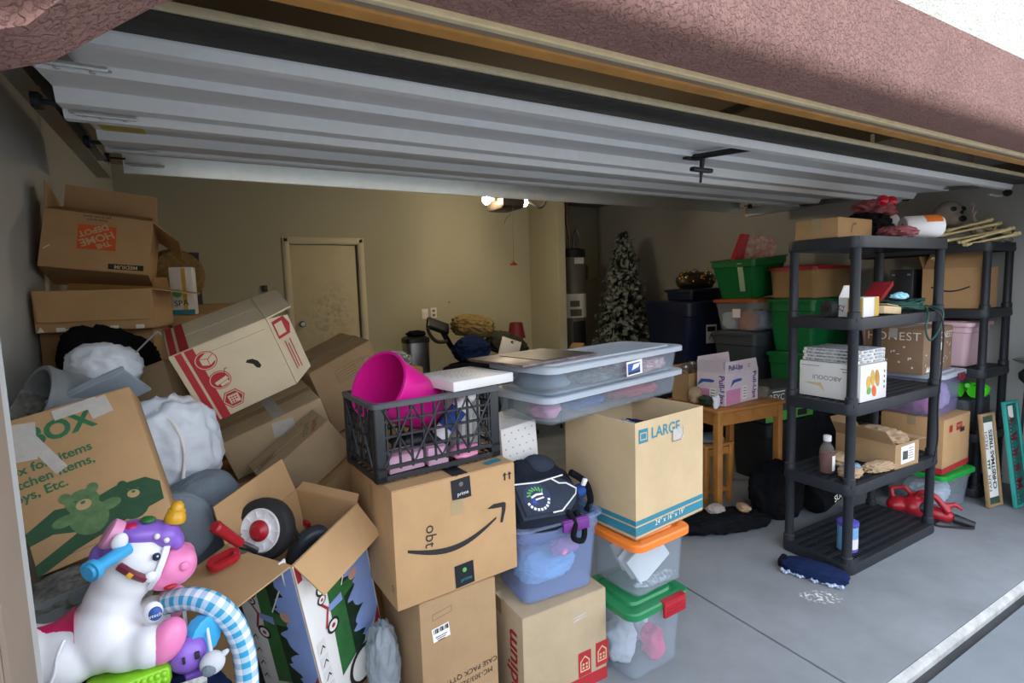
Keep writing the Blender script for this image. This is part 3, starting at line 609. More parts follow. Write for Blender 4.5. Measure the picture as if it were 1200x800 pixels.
# pink flexible bucket lying in the crate, mouth to the left
bk = thing('bucket', 'hot pink glossy plastic bucket tipped over inside the black crate', 'bucket', (.536, 1.77, 1.165), (0, 0, 0))
ax = T((0, 0, 0), (0, -70, 20))
bm = BM(); lathe(bm, [(.06, .20), (.085, .195), (.094, .17), (.112, -.055), (.1185, -.058), (.1185, -.066), (.109, -.066), (.089, .168), (.055, .188)], 40, T((-.015, 0, .055), (0, 118, 28)) @ T(sc=(1, 1.0, 1))); obj('body', bm, 'plastic_magenta', bk, smooth=40)
bm = BM()
for k in (.02, .045): lathe(bm, [(.1035-.0*k, k-.002), (.1065-.06*k, k), (.1035-.0*k, k+.002)], 40, T((-.015, 0, .055), (0, 118, 28)), False, False)
obj('ridge', bm, 'plastic_magenta', bk, smooth=60)
# things inside the crate
cz = .9475+.012
def inb(name, label, cat, bm, m, loc, rot, extra=()):
    t = thing(name, label, cat, loc, rot); obj('body', bm, m, t)
    for nm, b2, mm in extra: obj(nm, b2, mm, t)
    return t
inb('spray_can', 'white and blue spray bottle leaning inside the black crate', 'bottle', lathe(BM(), [(.027, 0), (.030, .005), (.030, .15), (.022, .165), (.02, .17)], 20), 'plastic_white', (.665, 1.715, cz+.085), (10, 40, 10),
    (('cap', lathe(BM(), [(.021, .168), (.026, .17), (.026, .205), (.02, .212)], 20), 'plastic_white'), ('label', lathe(BM(), [(.0305, .04), (.0305, .12)], 20, None, False, False), 'cloth_blue')))
inb('hair_dryer', 'black hair dryer lying behind the crate ribs', 'hair dryer', cyl(cyl(BM(), (-.09, 0, .04), (.07, 0, .04), .036, .042, 18), (.03, 0, .04), (.06, 0, .16), .018, .015, 14), 'plastic_black', (.675, 1.845, cz+.004), (0, 0, -6),
    (('nozzle', cyl(BM(), (-.09, 0, .04), (-.135, 0, .04), .03, .024, 16), 'metal_dark'),))
t = carton('small_box', 'small pale pink box on the crate floor', (.530, 1.722, cz), (0, 0, 8), (.13, .09, .055), mat('card_pink', '#e4b6cf', rough=.5), tape=None)
t = carton('small_box', 'narrow pink box standing behind the crate ribs', (.645, 1.692, cz), (0, 0, 2), (.075, .035, .06), 'card_pink', tape=None)
for k, (x, h, a) in enumerate(((.745, .20, 3), (.775, .225, -4), (.805, .19, 6))):
    t = thing('greeting_card', ('cream card upright against the crate side', 'tall white card standing in the crate', 'short white card leaning in the crate corner')[k], 'card', (x, 1.800, cz), (0, 2, 20))
    obj('front_leaf', box(BM(), (0, 0, h/2), (.005, .13, h), bev=.001), 'white_card', t); obj('back_leaf', box(BM(), (.007, 0, h/2), (.003, .13, h-.004), rot=(0, 2, 0)), 'white_paper', t)
blob('lace_cloth', (.11, .07, .055), 'cloth_pink', loc=(.755, 1.700, cz), seed=3, amp=.3); tag(bpy.data.objects['lace_cloth'], 'crumpled pink and white cloth at the bottom of the crate', 'cloth')
# --- flat white canvas box across crate rim
D = (.27, .26, .034); o = thing('canvas_board', 'white boxed canvas with faint handwritten lines on the crate rim', 'canvas', (.800, 1.790, 1.2115), (0, 0, 12))
obj('panel', box(BM(), (0, 0, D[2]/2), D, bev=.002), 'white_card', o)
for k in range(6):
    n_ = 26; pts = []; L_ = .19-.02*(k % 3)
    for i in range(n_): pts.append((-L_/2+L_*i/(n_-1), .085-.030*k+.006*math.sin(i*1.9+k)+.003*math.sin(i*4.1)))
    on_face(o, D, 'T', fline(pts, .0016), 'ink_grey', 'handwriting', (0, 0), 0)
# --- white gift box with grey stars wedged beside the crate
D = (.17, .18, .165); o = carton('gift_box', 'white gift box sprinkled with grey stars, wedged behind the crate', (1.064, 1.925, .848), (5, -7, 2), D, 'white_card', tape=None, cat='box')
for i in range(5):
    for j in range(5):
        x = -.068+i*.033+(.016 if j % 2 else 0); y = -.066+j*.032; r_ = .0045
        if abs(x) > .078: continue
        on_face(o, D, 'F', flat([((r_ if q % 2 == 0 else r_*.45)*math.cos(q*math.pi/4+i), (r_ if q % 2 == 0 else r_*.45)*math.sin(q*math.pi/4+i)) for q in range(8)]), 'ink_grey', 'star', (x, y), 0)
# --- MEDIUM moving box
D = (.384, .36, .375); o = carton('cardboard_box', 'brown moving carton with red medium lettering under the blue-tinted bin', (1.075, 1.733, 0), (0, 0, .5), D, 'kraft_grey')
ftext(o, D, 'L', 'medium', .105, 'ink_red', (.105, -.055), 90, bold=.002, name='lettering')
for x, s in ((.07, .075), (.155, .055)):
    on_face(o, D, 'F', frect(.062, .10), 'ink_red', 'red_label', (x+.012, -.085+(x-.07)*.12), 0)
    on_face(o, D, 'F', fline([(-.02, -.028), (.02, -.028), (.02, .012), (0, .030), (-.02, .012)], .005, True), 'kraft_pale', 'house_mark', (x+.012, -.085+(x-.07)*.12), 0, lift=.002)
    for a in range(2):
        for b_ in range(2): on_face(o, D, 'F', frect(.009, .009), 'kraft_pale', 'house_mark', (x+.012-.008+a*.016, -.095-.006+b_*.014+(x-.07)*.12), 0, lift=.002)
on_face(o, D, 'F', frect(.384, .05), 'ink_red', 'red_band', (0, -.162), 0); on_face(o, D, 'F', fline([(-.03, .014), (.03, .02), (-.028, .0), (.03, .006)], .004), 'tape_clear', 'tape_scrap', (.06, .10), 0)
on_face(o, D, 'T', fline([(-.12, -.02), (-.12, .03), (-.04, .04), (-.04, -.01)], .002, True), 'ink_brown', 'print_frame', (-.03, .08), 0, lift=.006)
# --- blue tinted bin with purple latch, no lid
bb = tub('storage_bin', 'blue-tinted clear bin with purple latch, open and holding folded clothes', (1.090, 1.715, .380), -3, (.385, .30, .305), 'clear_blue', taper=.86)
bm = BM(); box(bm, (.05, -.158, .285), (.115, .014, .04), bev=.004); box(bm, (.05, -.150, .305), (.115, .02, .01), bev=.003); obj('latch', bm, 'plastic_purple', bb)
tag(blob('folded_shirt', (.25, .17, .13), 'cloth_aqua', loc=(1.10, 1.715, .412), rot=(0, -9, -4), seed=4, amp=.18, freq=2.2), 'pale aqua shirt folded inside the blue-tinted bin', 'clothes')
tag(blob('doll', (.11, .055, .07), 'cloth_pink', loc=(1.12, 1.615, .535), seed=9, amp=.3), 'small pink soft toy pressed against the blue-tinted bin wall', 'toy')
tag(blob('folded_trousers', (.27, .17, .09), 'cloth_blue', loc=(1.08, 1.765, .548), seed=6, amp=.15, freq=2.5), 'dark blue garment near the top of the blue-tinted bin', 'clothes')
# --- backpack
bp_ = thing('backpack', 'black school backpack with white piping and a round green and blue emblem', 'backpack', (1.075, 1.70, .665), (0, 0, 4))
PM = T((-.012, -.055, .098), (47, 0, -4))
bm = BM(); box(bm, (.0, .02, .075), (.30, .20, .13), (38, 0, 0), bev=.05, seg=4); box(bm, (.01, .085, .15), (.22, .10, .10), (60, 6, 0), bev=.045, seg=4); box(bm, (.09, .03, .085), (.14, .16, .11), (30, 0, -14), bev=.045, seg=4); ball(bm, (-.02, -.04, .015), (.17, .09, .05))
for v in bm.verts: v.co += v.co.normalized()*.010*noise.noise(v.co*22)
obj('body', fuse(bm, .007, 5), mat('pack_dark', '#20242e', rough=.9, var=.2, bump=.4, bscale=90, spec=.1), bp_, smooth=80)
bm = BM(); prism(bm, [(-.14, -.07), (.05, -.088), (.10, -.05), (.135, -.005), (.118, .025), (.06, .066), (-.14, .072)], -.03, .022, axis='Z'); bmesh.ops.bevel(bm, geom=[e for e in bm.edges if min(v.co.z for v in e.verts) > 0], offset=.012, segments=3, affect='EDGES')
q = obj('front_pocket', bm, mat('cloth_charcoal', '#343b47', rough=.95, var=.2, bump=.4, bscale=90, spec=.1), bp_, smooth=50); q.matrix_local = PM
bm = BM(); ball(bm, (.05, .08, .165), (.08, .055, .045), (20, 15, 0)); obj('top_pocket', bm, 'cloth_charcoal', bp_, smooth=80)
EM = PM @ T((-.058, -.004, .0222))
def em(bm, m_, x, y, rz, l, nm='emblem'): q = obj(nm, bm, m_, bp_, smooth=0); q.matrix_local = EM @ T((x, y, l), (0, 0, rz))
em(fdisc(.056, 32), 'ink_navy', 0, 0, 0, .0005)
for k in range(9): a = R(200+k*17.5); em(frect(.009, .010), 'ink_white', .046*math.cos(a), .046*math.sin(a), 200+k*17.5-90, .0010, 'emblem_lettering')
for k in range(7): a = R(30+k*20); em(fline([(.030*math.cos(a), .030*math.sin(a)), (.041*math.cos(a+.2), .041*math.sin(a+.2))], .006), 'ink_greenlite', 0, 0, 0, .0012)
for k in range(8): a = R(k*45); em(flat([(0, -.003), (.020, 0), (0, .003)]), 'ink_blue', -.018, -.012, k*45, .0014)
em(fline([(-.022, .006), (.0, .012), (.024, .010)], .008), 'ink_white', 0, 0, 0, .0016, 'emblem_lettering'); em(fline([(-.008, -.006), (.024, -.004)], .006), 'ink_white', 0, 0, 0, .0016, 'emblem_lettering')
def pm(*pts): return [PM @ Vector((x, y, .024)) for x, y in pts]
obj('piping', tube(BM(), pm((-.13, .064), (-.03, .052), (.085, .058)), .003), 'ink_white', bp_); obj('piping', tube(BM(), pm((.03, .054), (.055, .030), (.085, .024), (.118, -.006), (.105, -.026), (.02, -.074), (-.02, -.072)), .003), 'ink_white', bp_)
obj('strap', tube(BM(), smoothpts([(.03, -.12, .05), (.04, -.15, .01), (.02, -.165, -.035), (.06, -.168, -.055), (.085, -.15, -.02), (.07, -.12, .04)]), .011), 'cloth_black', bp_)
obj('strap', tube(BM(), smoothpts([(.13, -.02, .15), (.19, -.04, .10), (.20, -.06, .03), (.175, -.06, -.01)]), .014), 'cloth_black', bp_)
obj('side_pocket', box(BM(), (.155, -.02, .06), (.09, .05, .05), (30, -18, -20), bev=.018, seg=3), 'cloth_blue', bp_)
obj('buckle', box(BM(), (.172, -.055, .11), (.02, .012, .03), (10, 20, 0), bev=.003), 'plastic_white', bp_)
# --- green-lid bin, orange-lid bin
g = tub('storage_bin', 'clear bin with dark green lid and red latch on the floor beside the joint', (1.455, 1.600, 0), 3, (.325, .30, .288), 'clear', lid='plastic_lidgreen', taper=.90, latch=None)
bm = BM(); box(bm, (.06, -.163, .27), (.125, .014, .055), bev=.004); box(bm, (.06, -.155, .302), (.125, .03, .012), bev=.003)
for k in range(4): box(bm, (.06, -.171, .252+k*.011), (.10, .004, .004))
obj('latch', bm, 'plastic_red', g)
tag(blob('stuffed_toy', (.13, .12, .17), 'cloth_white', loc=(1.385, 1.61, .012), seed=12, amp=.2), 'white plush lump inside the green-lidded bin', 'toy')
tag(blob('doll_dress', (.085, .09, .14), mat('cloth_hot', '#e0487c', rough=.9, var=.2), loc=(1.507, 1.548, .012), seed=14, amp=.35), 'bright pink doll dress inside the green-lidded bin', 'clothes')
tag(blob('stuffed_toy', (.11, .09, .11), 'cloth_white', loc=(1.53, 1.672, .012), seed=15, amp=.25), 'pale folded plush beside the pink doll dress', 'toy')
g2 = tub('storage_bin', 'clear bin with bright orange lid between green-lidded bin and LARGE carton', (1.512, 1.640, .3135), 4.6, (.325, .30, .215), 'clear', lid='plastic_orange', taper=.94)
for k, (x, y, z, a, b_, l, wd) in enumerate(((-.01, -.075, .112, 8, -26, .19, .115), (-.01, -.02, .112, 4, -28, .19, .115), (.02, .05, .108, 0, -18, .20, .12))):
    t = thing('paper_folder', ('white paper folder slanting in the orange-lidded bin', 'thick white booklet behind the folder in the orange-lidded bin', 'blue-white folder at the back of the orange-lidded bin')[k], 'folder', (1.512+x, 1.64+y, .3135+z), (70, b_, 5))
    obj('cover', box(BM(), (0, 0, .003), (l, wd, .003)), 'white_paper', t); obj('pages', box(BM(), (.003, 0, -.003), (l-.008, wd-.008, .008)), 'ink_white', t); obj('back_cover', box(BM(), (0, 0, -.009), (l, wd, .003)), 'white_card', t)
tag(blob('yarn_pile', (.20, .05, .035), 'page_mix', loc=(1.525, 1.545, .325), seed=21, amp=.3), 'speckled scraps along the bottom of the orange-lidded bin', 'craft scraps')
# --- LARGE carton, open
D = (.445, .40, .470); o = carton('cardboard_box', 'open carton printed LARGE with two teal stripes, under the long clear bins', (1.588, 1.740, .550), (0, 0, 7), D, 'kraft_pale', opened=True, flaps=[])
on_face(o, D, 'F', frect(.445, .020), 'ink_teal', 'teal_stripe', (0, -.168), 0); on_face(o, D, 'F', frect(.445, .036), 'ink_teal', 'teal_stripe', (0, -.203), 0); on_face(o, D, 'L', frect(.40, .020), 'ink_teal', 'teal_stripe', (0, -.168), 0); on_face(o, D, 'L', frect(.40, .036), 'ink_teal', 'teal_stripe', (0, -.203), 0)
ftext(o, D, 'F', 'LARGE', .062, 'ink_teal', (.025-.06, .178), 0, bold=.001); ftext(o, D, 'F', '24" x 16" x 19"', .032, 'ink_white', (-.01, -.196), 0, lift=.003)
on_face(o, D, 'F', frect(.056, .056), 'ink_teal', 'size_mark', (-.175, .178), 0); on_face(o, D, 'F', fline([(-.018, -.014), (.018, -.014), (.018, .012), (-.018, .012)], .004, True), 'kraft_pale', 'size_mark', (-.175, .178), 0, lift=.002)
on_face(o, D, 'F', frect(.07, .05), 'tape_clear', 'tape_scrap', (.045, .145), 0, lift=.003); on_face(o, D, 'F', fline([(-.035, .02), (-.035, -.02), (.02, -.02), (.035, 0), (.035, .03)], .003), 'ink_grey', 'torn_label', (.04, .14), 0, lift=.0035)
tag(blob('blue_blanket', (.34, .30, .20), 'cloth_navy', loc=(1.60, 1.74, .76), seed=33, amp=.15), 'dark navy cloth showing inside the open LARGE carton', 'blanket')
tag(blob('plastic_wrap', (.12, .10, .08), 'bag_film', loc=(1.46, 1.66, .91), seed=34, amp=.3, ridged=True), 'clear plastic wrap sticking up inside the LARGE carton', 'plastic wrap')
# --- two long under-bed bins
def underbed(lab, loc, rz, d, seed):
    return tub('underbed_bin', lab, loc, rz, d, 'clear', lid='clear_lid', taper=.955, r=.05, lidh=.016, rim=.014)
u1 = underbed('lower long clear under-bed bin with red and blue cloth, on the LARGE carton', (1.505, 1.912, 1.0215), 12, (.96, .36, .104), 1)
u2 = underbed('upper long clear under-bed bin with plaid cloth and barcode label', (1.478, 1.874, 1.1400), 13.2, (.95, .36, .106), 2)
D2 = (.95, .36, .106)
on_face(u2, D2, 'F', frect(.115, .062), 'ink_white', 'product_label', (.05, .006), 2, lift=.004); on_face(u2, D2, 'F', frect(.09, .040), 'ink_blue', 'label_picture', (.045, .008), 2, lift=.005); on_face(u2, D2, 'F', flat([(-.03, -.012), (.02, -.004), (.035, .014), (-.015, .012)]), 'ink_white', 'label_picture', (.055, .010), 2, lift=.006); on_face(u2, D2, 'F', frect(.09, .010), 'ink_navy', 'label_picture', (.045, -.014), 2, lift=.006)
def inbin(root, name, lab, cat, dims, m, x, y, z, seed, amp=.2, rz=0):
    p = root.matrix_basis @ Vector((x, y, z)); o = blob(name, dims, m, loc=p, rot=(0, 0, math.degrees(root.rotation_euler.z)+rz), seed=seed, amp=amp, sub=3); return tag(o, lab, cat)
bpy.context.view_layer.update()
inbin(u2, 'plaid_shirt', 'red and white plaid shirt inside the upper under-bed bin', 'clothes', (.34, .20, .066), 'cloth_plaid', .25, -.04, .012, 41)
inbin(u2, 'folded_towel', 'white dotted towel inside the upper under-bed bin', 'towel', (.24, .20, .05), 'leaf_print', -.12, -.04, .012, 42, .1)
inbin(u2, 'folded_jeans', 'blue-grey jeans at the end of the upper under-bed bin', 'clothes', (.18, .24, .065), 'cloth_grey', -.335, 0, .012, 43, .12)
inbin(u1, 'red_sweater', 'red sweater in the lower under-bed bin', 'clothes', (.36, .20, .060), 'cloth_red', .19, -.04, .012, 44)
inbin(u1, 'white_shirt', 'white shirt lying on the red sweater of the lower under-bed bin', 'clothes', (.18, .12, .022), 'cloth_white', .12, -.06, .070, 45)
inbin(u1, 'navy_sweater', 'navy sweater in the lower under-bed bin', 'clothes', (.28, .24, .066), 'cloth_blue', -.18, 0, .012, 46)
inbin(u1, 'pink_scarf', 'pink scarf at the corner of the lower under-bed bin', 'clothes', (.10, .14, .06), 'cloth_pink', -.375, -.06, .012, 47, .3)
# dark framed board across the upper bin
p0 = Vector((1.155, 1.862, 1.2635)); o = thing('poster_board', 'dark printed poster board lying across the upper under-bed bin', 'poster', p0, (0, 0, 13))
obj('board', box(BM(), (0, 0, .005), (.44, .33, .010), bev=.002), 'board_print', o); obj('edging', box(BM(), (.06, -.02, .0115), (.30, .26, .002)), 'picture_dark', o)
# ================================================================== PILE ALONG THE LEFT WALL
# --- column of cartons
carton('cardboard_box', 'tall dark brown carton at the bottom of the column by the left wall', (-.385, 2.955, 0), (0, 0, -10), (.40, .32, 1.43), 'kraft_dark')
D = (.405, .30, .165); o = carton('cardboard_box', 'shallow open carton with its front flap hanging, under the orange-logo carton', (-.375, 2.86, 1.437), (0, 0, -10), D, 'kraft', opened=True, flaps=[('F', 172, .125), ('R', 100, .13), ('B', 20, .06)])
for x in (-.12, .06, .15): on_face(o, D, 'F', frect(.03, .016), 'ink_white', 'print_mark', (x, -.072), 0, lift=.002)
on_face(o, D, 'F', flat([(-.012, -.012), (.012, -.012), (0, .010)]), 'ink_white', 'print_mark', (-.185, -.068), 0, lift=.002)
for k in range(8): on_face(o, D, 'F', frect(.010, .006), 'ink_white', 'print_mark', (-.10+k*.016, -.074+.002*(k % 2)), 0, lift=.0022)
tag(blob('packing_paper', (.30, .22, .10), 'cloth_black', loc=(-.375, 2.86, 1.445), seed=51, amp=.25), 'dark stuffing inside the shallow open carton', 'stuffing')
D = (.375, .26, .252); o = carton('cardboard_box', 'open carton with an upside-down orange square logo marked MEDIUM, atop the column', (-.405, 2.955, 1.650), (-15, 7, -2), D, 'kraft', opened=True, flaps=[('B', -22, .21), ('L', 8, .13), ('R', 125, .13), ('F', -62, .12)])
on_face(o, D, 'F', frect(.132, .108), 'ink_orange', 'orange_logo', (-.005, .022), 182)
for s, dv, du, sz in (('THE', .030, -.024, .028), ('HOME', .004, .0, .044), ('DEPOT', -.030, .014, .034)): ftext(o, D, 'F', s, sz, 'kraft_pale', (-.005-du, .022-dv), 182+24, bold=.0012, lift=.0024)
for s, dv in (('How doers', .100), ('get more done', .114)): ftext(o, D, 'F', s, .016, 'ink', (-.01, dv), 182)
on_face(o, D, 'F', frect(.125, .024), 'ink', 'size_bar', (.105, -.098), 182); ftext(o, D, 'F', 'MEDIUM', .022, 'kraft_pale', (.105, -.098), 182, lift=.0024, bold=.0006)
on_face(o, D, 'F', fline([(-.01, -.008), (.008, .01)], .003), 'ink_white', 'scratch', (-.165, -.04), 0)
for k, du in enumerate((.0, .05, .08)): 
    q = obj('shipping_label', frect(.04-.01*k, .016), 'white_paper', o, smooth=0); q.matrix_local = T((.04+du, .098, .352-.002*k), (90-14, 0, 0))
# small things beside the column
carton('cardboard_box', 'narrow tall brown carton standing right of the left-wall column', (-.072, 3.05, 0), (0, 0, -10), (.12, .18, 1.475), 'kraft_dark')
p = Vector((-.100, 3.05, 1.480)); o = carton('spa_box', 'slim white carton lettered SPA on a narrow brown carton', p, (0, 0, -14), (.10, .06, .225), 'white_card', tape=None)
ftext(o, (.10, .06, .225), 'F', 'SPA', .038, 'ink', (-.005, -.058), 4); on_face(o, (.10, .06, .225), 'F', frect(.10, .022), 'ink_teal', 'teal_band', (0, -.1), 0); on_face(o, (.10, .06, .225), 'F', fdisc(.02, 16), 'ink_greenlite', 'leaf_mark', (-.02, -.01), 0); on_face(o, (.10, .06, .225), 'F', frect(.018, .20), 'ink_gold', 'gold_strip', (.012, .01), 0)
carton('cardboard_box', 'dark tall carton deep in the corner behind the wicker basket', (.015, 3.62, 0), (0, 0, 4), (.26, .25, 1.52), 'kraft_dark')
p = at(205, 322, 3.35); o = thing('wicker_basket', 'round brown wicker basket tipped on its side behind the SPA carton', 'basket', (p.x, 3.40, p.z), (0, 0, 0))
bm = BM(); lathe(bm, [(.02, .10), (.125, .10), (.165, .02), (.17, -.06), (.16, -.06), (.15, .01), (.11, .085), (.02, .085)], 32, T((0, 0, 0), (78, 0, 14), (.85, .85, .85))); obj('body', bm, 'wicker', o)
bm = BM()
for k in range(5): lathe(bm, [(.168-.006*k, -.05+k*.028-.006), (.176-.008*k, -.05+k*.028), (.168-.006*k, -.05+k*.028+.006)], 32, T((0, 0, 0), (78, 0, 14), (.85, .85, .85)), False, False)
obj('weave_band', bm, 'wicker', o)
p = at(225, 335, 3.48); bm = BM(); box(bm, (0, 0, .33), (.05, .02, .62), bev=.006); o = thing('yard_level', 'black upright board standing beside the wicker basket', 'board', (p.x+.02, 3.50, 1.523-.0), (0, 0, 10)); o.location.z = 1.522
obj('board', box(BM(), (0, 0, .14), (.05, .02, .28), bev=.006), 'plastic_black', o); obj('end_cap', box(BM(), (0, 0, .285), (.054, .024, .012), bev=.004), 'plastic_black', o)
# bags on the pile
tag(blob('duffel_bag', (.32, .15, .24), 'cloth_black', loc=tuple(at(116, 450, 2.66)), rot=(0, 22, -10), seed=61, amp=.12, freq=2), 'black duffel bag slumped against the left-wall column', 'bag')
tag(blob('plastic_bag', (.20, .15, .15), 'bag_white', loc=tuple(at(118, 452, 2.30)), rot=(0, 15, 0), seed=62, amp=.2, ridged=True, freq=2.4), 'crumpled pale plastic bag in front of the black duffel', 'plastic bag')
wire = [at(u, v, 2.30) for u, v in ((150, 422), (162, 410), (180, 392), (186, 389), (189, 393))]; tag(obj('wire_hanger', tube(BM(), smoothpts(wire), .003, 6), 'plastic_grey'), 'thin grey hooked wire poking up beside the striped carton', 'wire')
# grey plastic potty-like seat shell
p = at(72, 500, 2.10); o = thing('grey_seat_shell', 'grey plastic child seat shell lying tipped behind the teddy carton', 'child seat', p, (0, 0, 0))
bm = BM(); mt = Matrix.Translation((.01, .03, .075)) @ Vector((-.80, -.42, .34)).to_track_quat('Z', 'Y').to_matrix().to_4x4() @ T(sc=(.86, .86, .95)); lathe(bm, [(.03, -.17), (.085, -.16), (.115, -.08), (.135, .06), (.142, .07), (.136, .082), (.12, .08), (.10, -.06), (.07, -.14), (.02, -.15)], 32, mt @ T(sc=(1.0, .82, 1))); obj('shell', bm, 'plastic_grey', o, smooth=50)
bm = BM(); ball(bm, (.03, -.085, .045), (.024, .012, .018)); obj('hinge_boss', bm, 'plastic_grey', o)
bm = BM(); box(bm, (-.075, .0, .06), (.11, .004, .08), (-10, -60, 30)); obj('sticker', bm, 'leaf_print', o)
p = at(112, 468, 2.08); o = thing('storage_tray', 'pale blue-grey plastic panel sloping behind the teddy carton', 'panel', p, (-35, -24, -8)); obj('panel', box(BM(), (.02, 0, 0), (.22, .16, .014), bev=.006), mat('plastic_bluegrey', '#8b98a2', rough=.45, var=.08), o); obj('rim', box(BM(), (.02, -.078, .008), (.22, .012, .016), bev=.004), 'plastic_bluegrey', o)
# --- teddy carton
D = (.36, .17, .485); rt = (-24, -13, 3)
o = carton('cardboard_box', 'leaning carton lettered BOX in green with a printed green teddy bear', (-.270, 1.768, .878), rt, D, 'kraft', tape=None); o.scale = (.845, .845, .845)
ftext(o, D, 'F', 'BOX', .085, 'ink_green', (-.028, .172), 3, bold=.003)
for s, x, y, sz in (('Box for  items', -.082, .082, .040), ('Kitchen Items,', -.085, .040, .040), ('Toys, Etc.', -.128, -.002, .040)): ftext(o, D, 'F', s, sz, 'ink_green', (x, y), 3, bold=.0008)
for uv, sz, rot in (((-.125, .165), (.07, .12), -10), ((.025, .222), (.12, .034), 3), ((.085, .205), (.06, .062), 8), ((-.085, .12), (.035, .17), 22)): on_face(o, D, 'F', frect(*sz), 'tape_clear', 'clear_tape', uv, rot, lift=.003+abs(rot)*.00004)
mat('print_bear', '#6d8a58', rough=.8, color2='#47683f', vscale=26); mat('print_bear_dark', '#2c5134', rough=.8, var=.2); mat('print_bear_pale', '#b79b6c', rough=.8, var=.1)
def bear(cx, cy, s, dark, pale, rz):
    c_, s_ = math.cos(R(rz)), math.sin(R(rz)); k = [0]
    def e(x, y, rx, ry, m): 
        k[0] += 1
        on_face(o, D, 'F', fdisc(rx*s, 18, ry*s), m, 'bear_print', (cx+s*(x*c_-y*s_), cy+s*(x*s_+y*c_)), rz, lift=.0016+k[0]*.00025)
    e(0, -.9, .85, .9, dark); e(-.95, -.6, .55, .28, dark); e(.95, -.7, .55, .28, dark); e(0, 0, .72, .62, dark); e(-.6, .48, .26, .26, dark); e(.6, .48, .26, .26, dark)
    e(0, -.18, .34, .26, pale); e(0, -.06, .11, .08, 'ink_green'); e(-.26, .12, .07, .07, 'ink_green'); e(.26, .12, .07, .07, 'ink_green')
on_face(o, D, 'F', flat([(-.18, -.10), (-.10, -.06), (-.03, -.075), (.06, -.055), (.14, -.06), (.175, -.09), (.17, -.15), (.05, -.17), (-.08, -.20), (-.18, -.235), (-.18, -.20), (-.06, -.15), (-.12, -.13), (-.18, -.14)]), 'print_bear_dark', 'bear_print', (0, -.01), 0)
bear(-.03, -.075, .060, 'print_bear', 'print_bear_pale', 4); bear(.10, -.10, .050, 'print_bear_dark', 'print_bear_pale', -14)
on_face(o, D, 'F', fline([(-.16, 0), (.05, 0)], .0015), 'ink_brown', 'crease_line', (-.02, -.215), 0)
# --- big striped carton lying with its mouth to the right
D = (.335, .28, .300); o = carton('cardboard_box', 'tilted pale carton with a dark red stripe and three round red icons', (.111, 2.377, 1.183), (17.3, -20.7, -.6), D, 'board_white', tape=None)
on_face(o, D, 'F', frect(.022, .300), 'ink_red', 'red_stripe', (-.138, 0), 0); on_face(o, D, 'F', frect(.030, .300), 'ink_red', 'red_stripe', (-.103, 0), 0); on_face(o, D, 'T', frect(.022, .28), 'ink_red', 'red_stripe', (-.148, 0), 0, lift=.0048); on_face(o, D, 'T', frect(.030, .28), 'ink_red', 'red_stripe', (-.113, 0), 0, lift=.0048)
for k, y in enumerate((.090, .0, -.090)):
    on_face(o, D, 'F', fdisc(.037, 24) if k < 2 else fdisc(.040, 6), 'ink_red', 'round_icon', (-.072+.010*k, y), 0, lift=.002); on_face(o, D, 'F', fdisc(.034, 24) if k < 2 else fdisc(.036, 6), 'board_white', 'round_icon', (-.072+.010*k, y), 0, lift=.0024); on_face(o, D, 'F', fdisc(.031, 24) if k < 2 else fdisc(.032, 6), 'ink_red', 'round_icon', (-.072+.010*k, y), 0, lift=.0028)
    if k == 0: on_face(o, D, 'F', flat([(-.022, -.012), (.0, -.022), (.026, -.008), (.026, .018), (.004, .028), (-.022, .014)]), 'board_white', 'icon_print', (-.066, y), 0, lift=.0032); on_face(o, D, 'F', fline([(-.022, .014), (.002, .004), (.026, .018)], .0025), 'ink_red', 'icon_print', (-.066, y), 0, lift=.0036); on_face(o, D, 'F', fline([(.002, .004), (0, -.022)], .0025), 'ink_red', 'icon_print', (-.066, y), 0, lift=.0036)
    if k == 1: on_face(o, D, 'F', frect(.046, .014), 'board_white', 'icon_print', (-.058, y-.004), 14, lift=.0032); on_face(o, D, 'F', frect(.030, .012), 'board_white', 'icon_print', (-.052, y-.018), 14, lift=.0032); on_face(o, D, 'F', fline([(.0, 0), (.014, .03), (.022, .028)], .003), 'ink_red', 'icon_print', (-.045, y+.006), 0, lift=.0032)
    if k == 2: on_face(o, D, 'F', frect(.036, .036), 'board_white', 'icon_print', (-.05, y), 0, lift=.0032)
    if k == 2:
        for a in range(3):
            for b_ in range(3):
                if a+b_ < 4: on_face(o, D, 'F', frect(.006, .006), 'ink_red', 'icon_print', (-.06+a*.009, y+.008-b_*.010), 0, lift=.0038)
on_face(o, D, 'F', flat([(-.03, .012), (-.022, .020), (-.004, .016), (.010, .0), (.014, -.022), (.006, -.030), (-.004, -.024), (-.010, -.004)]), 'ink', 'hand_hole', (.070, .01), 0)
on_face(o, D, 'F', fline([(-.13, 0), (.15, 0)], .0012), 'ink_brown', 'crease_line', (0, .115), 0)
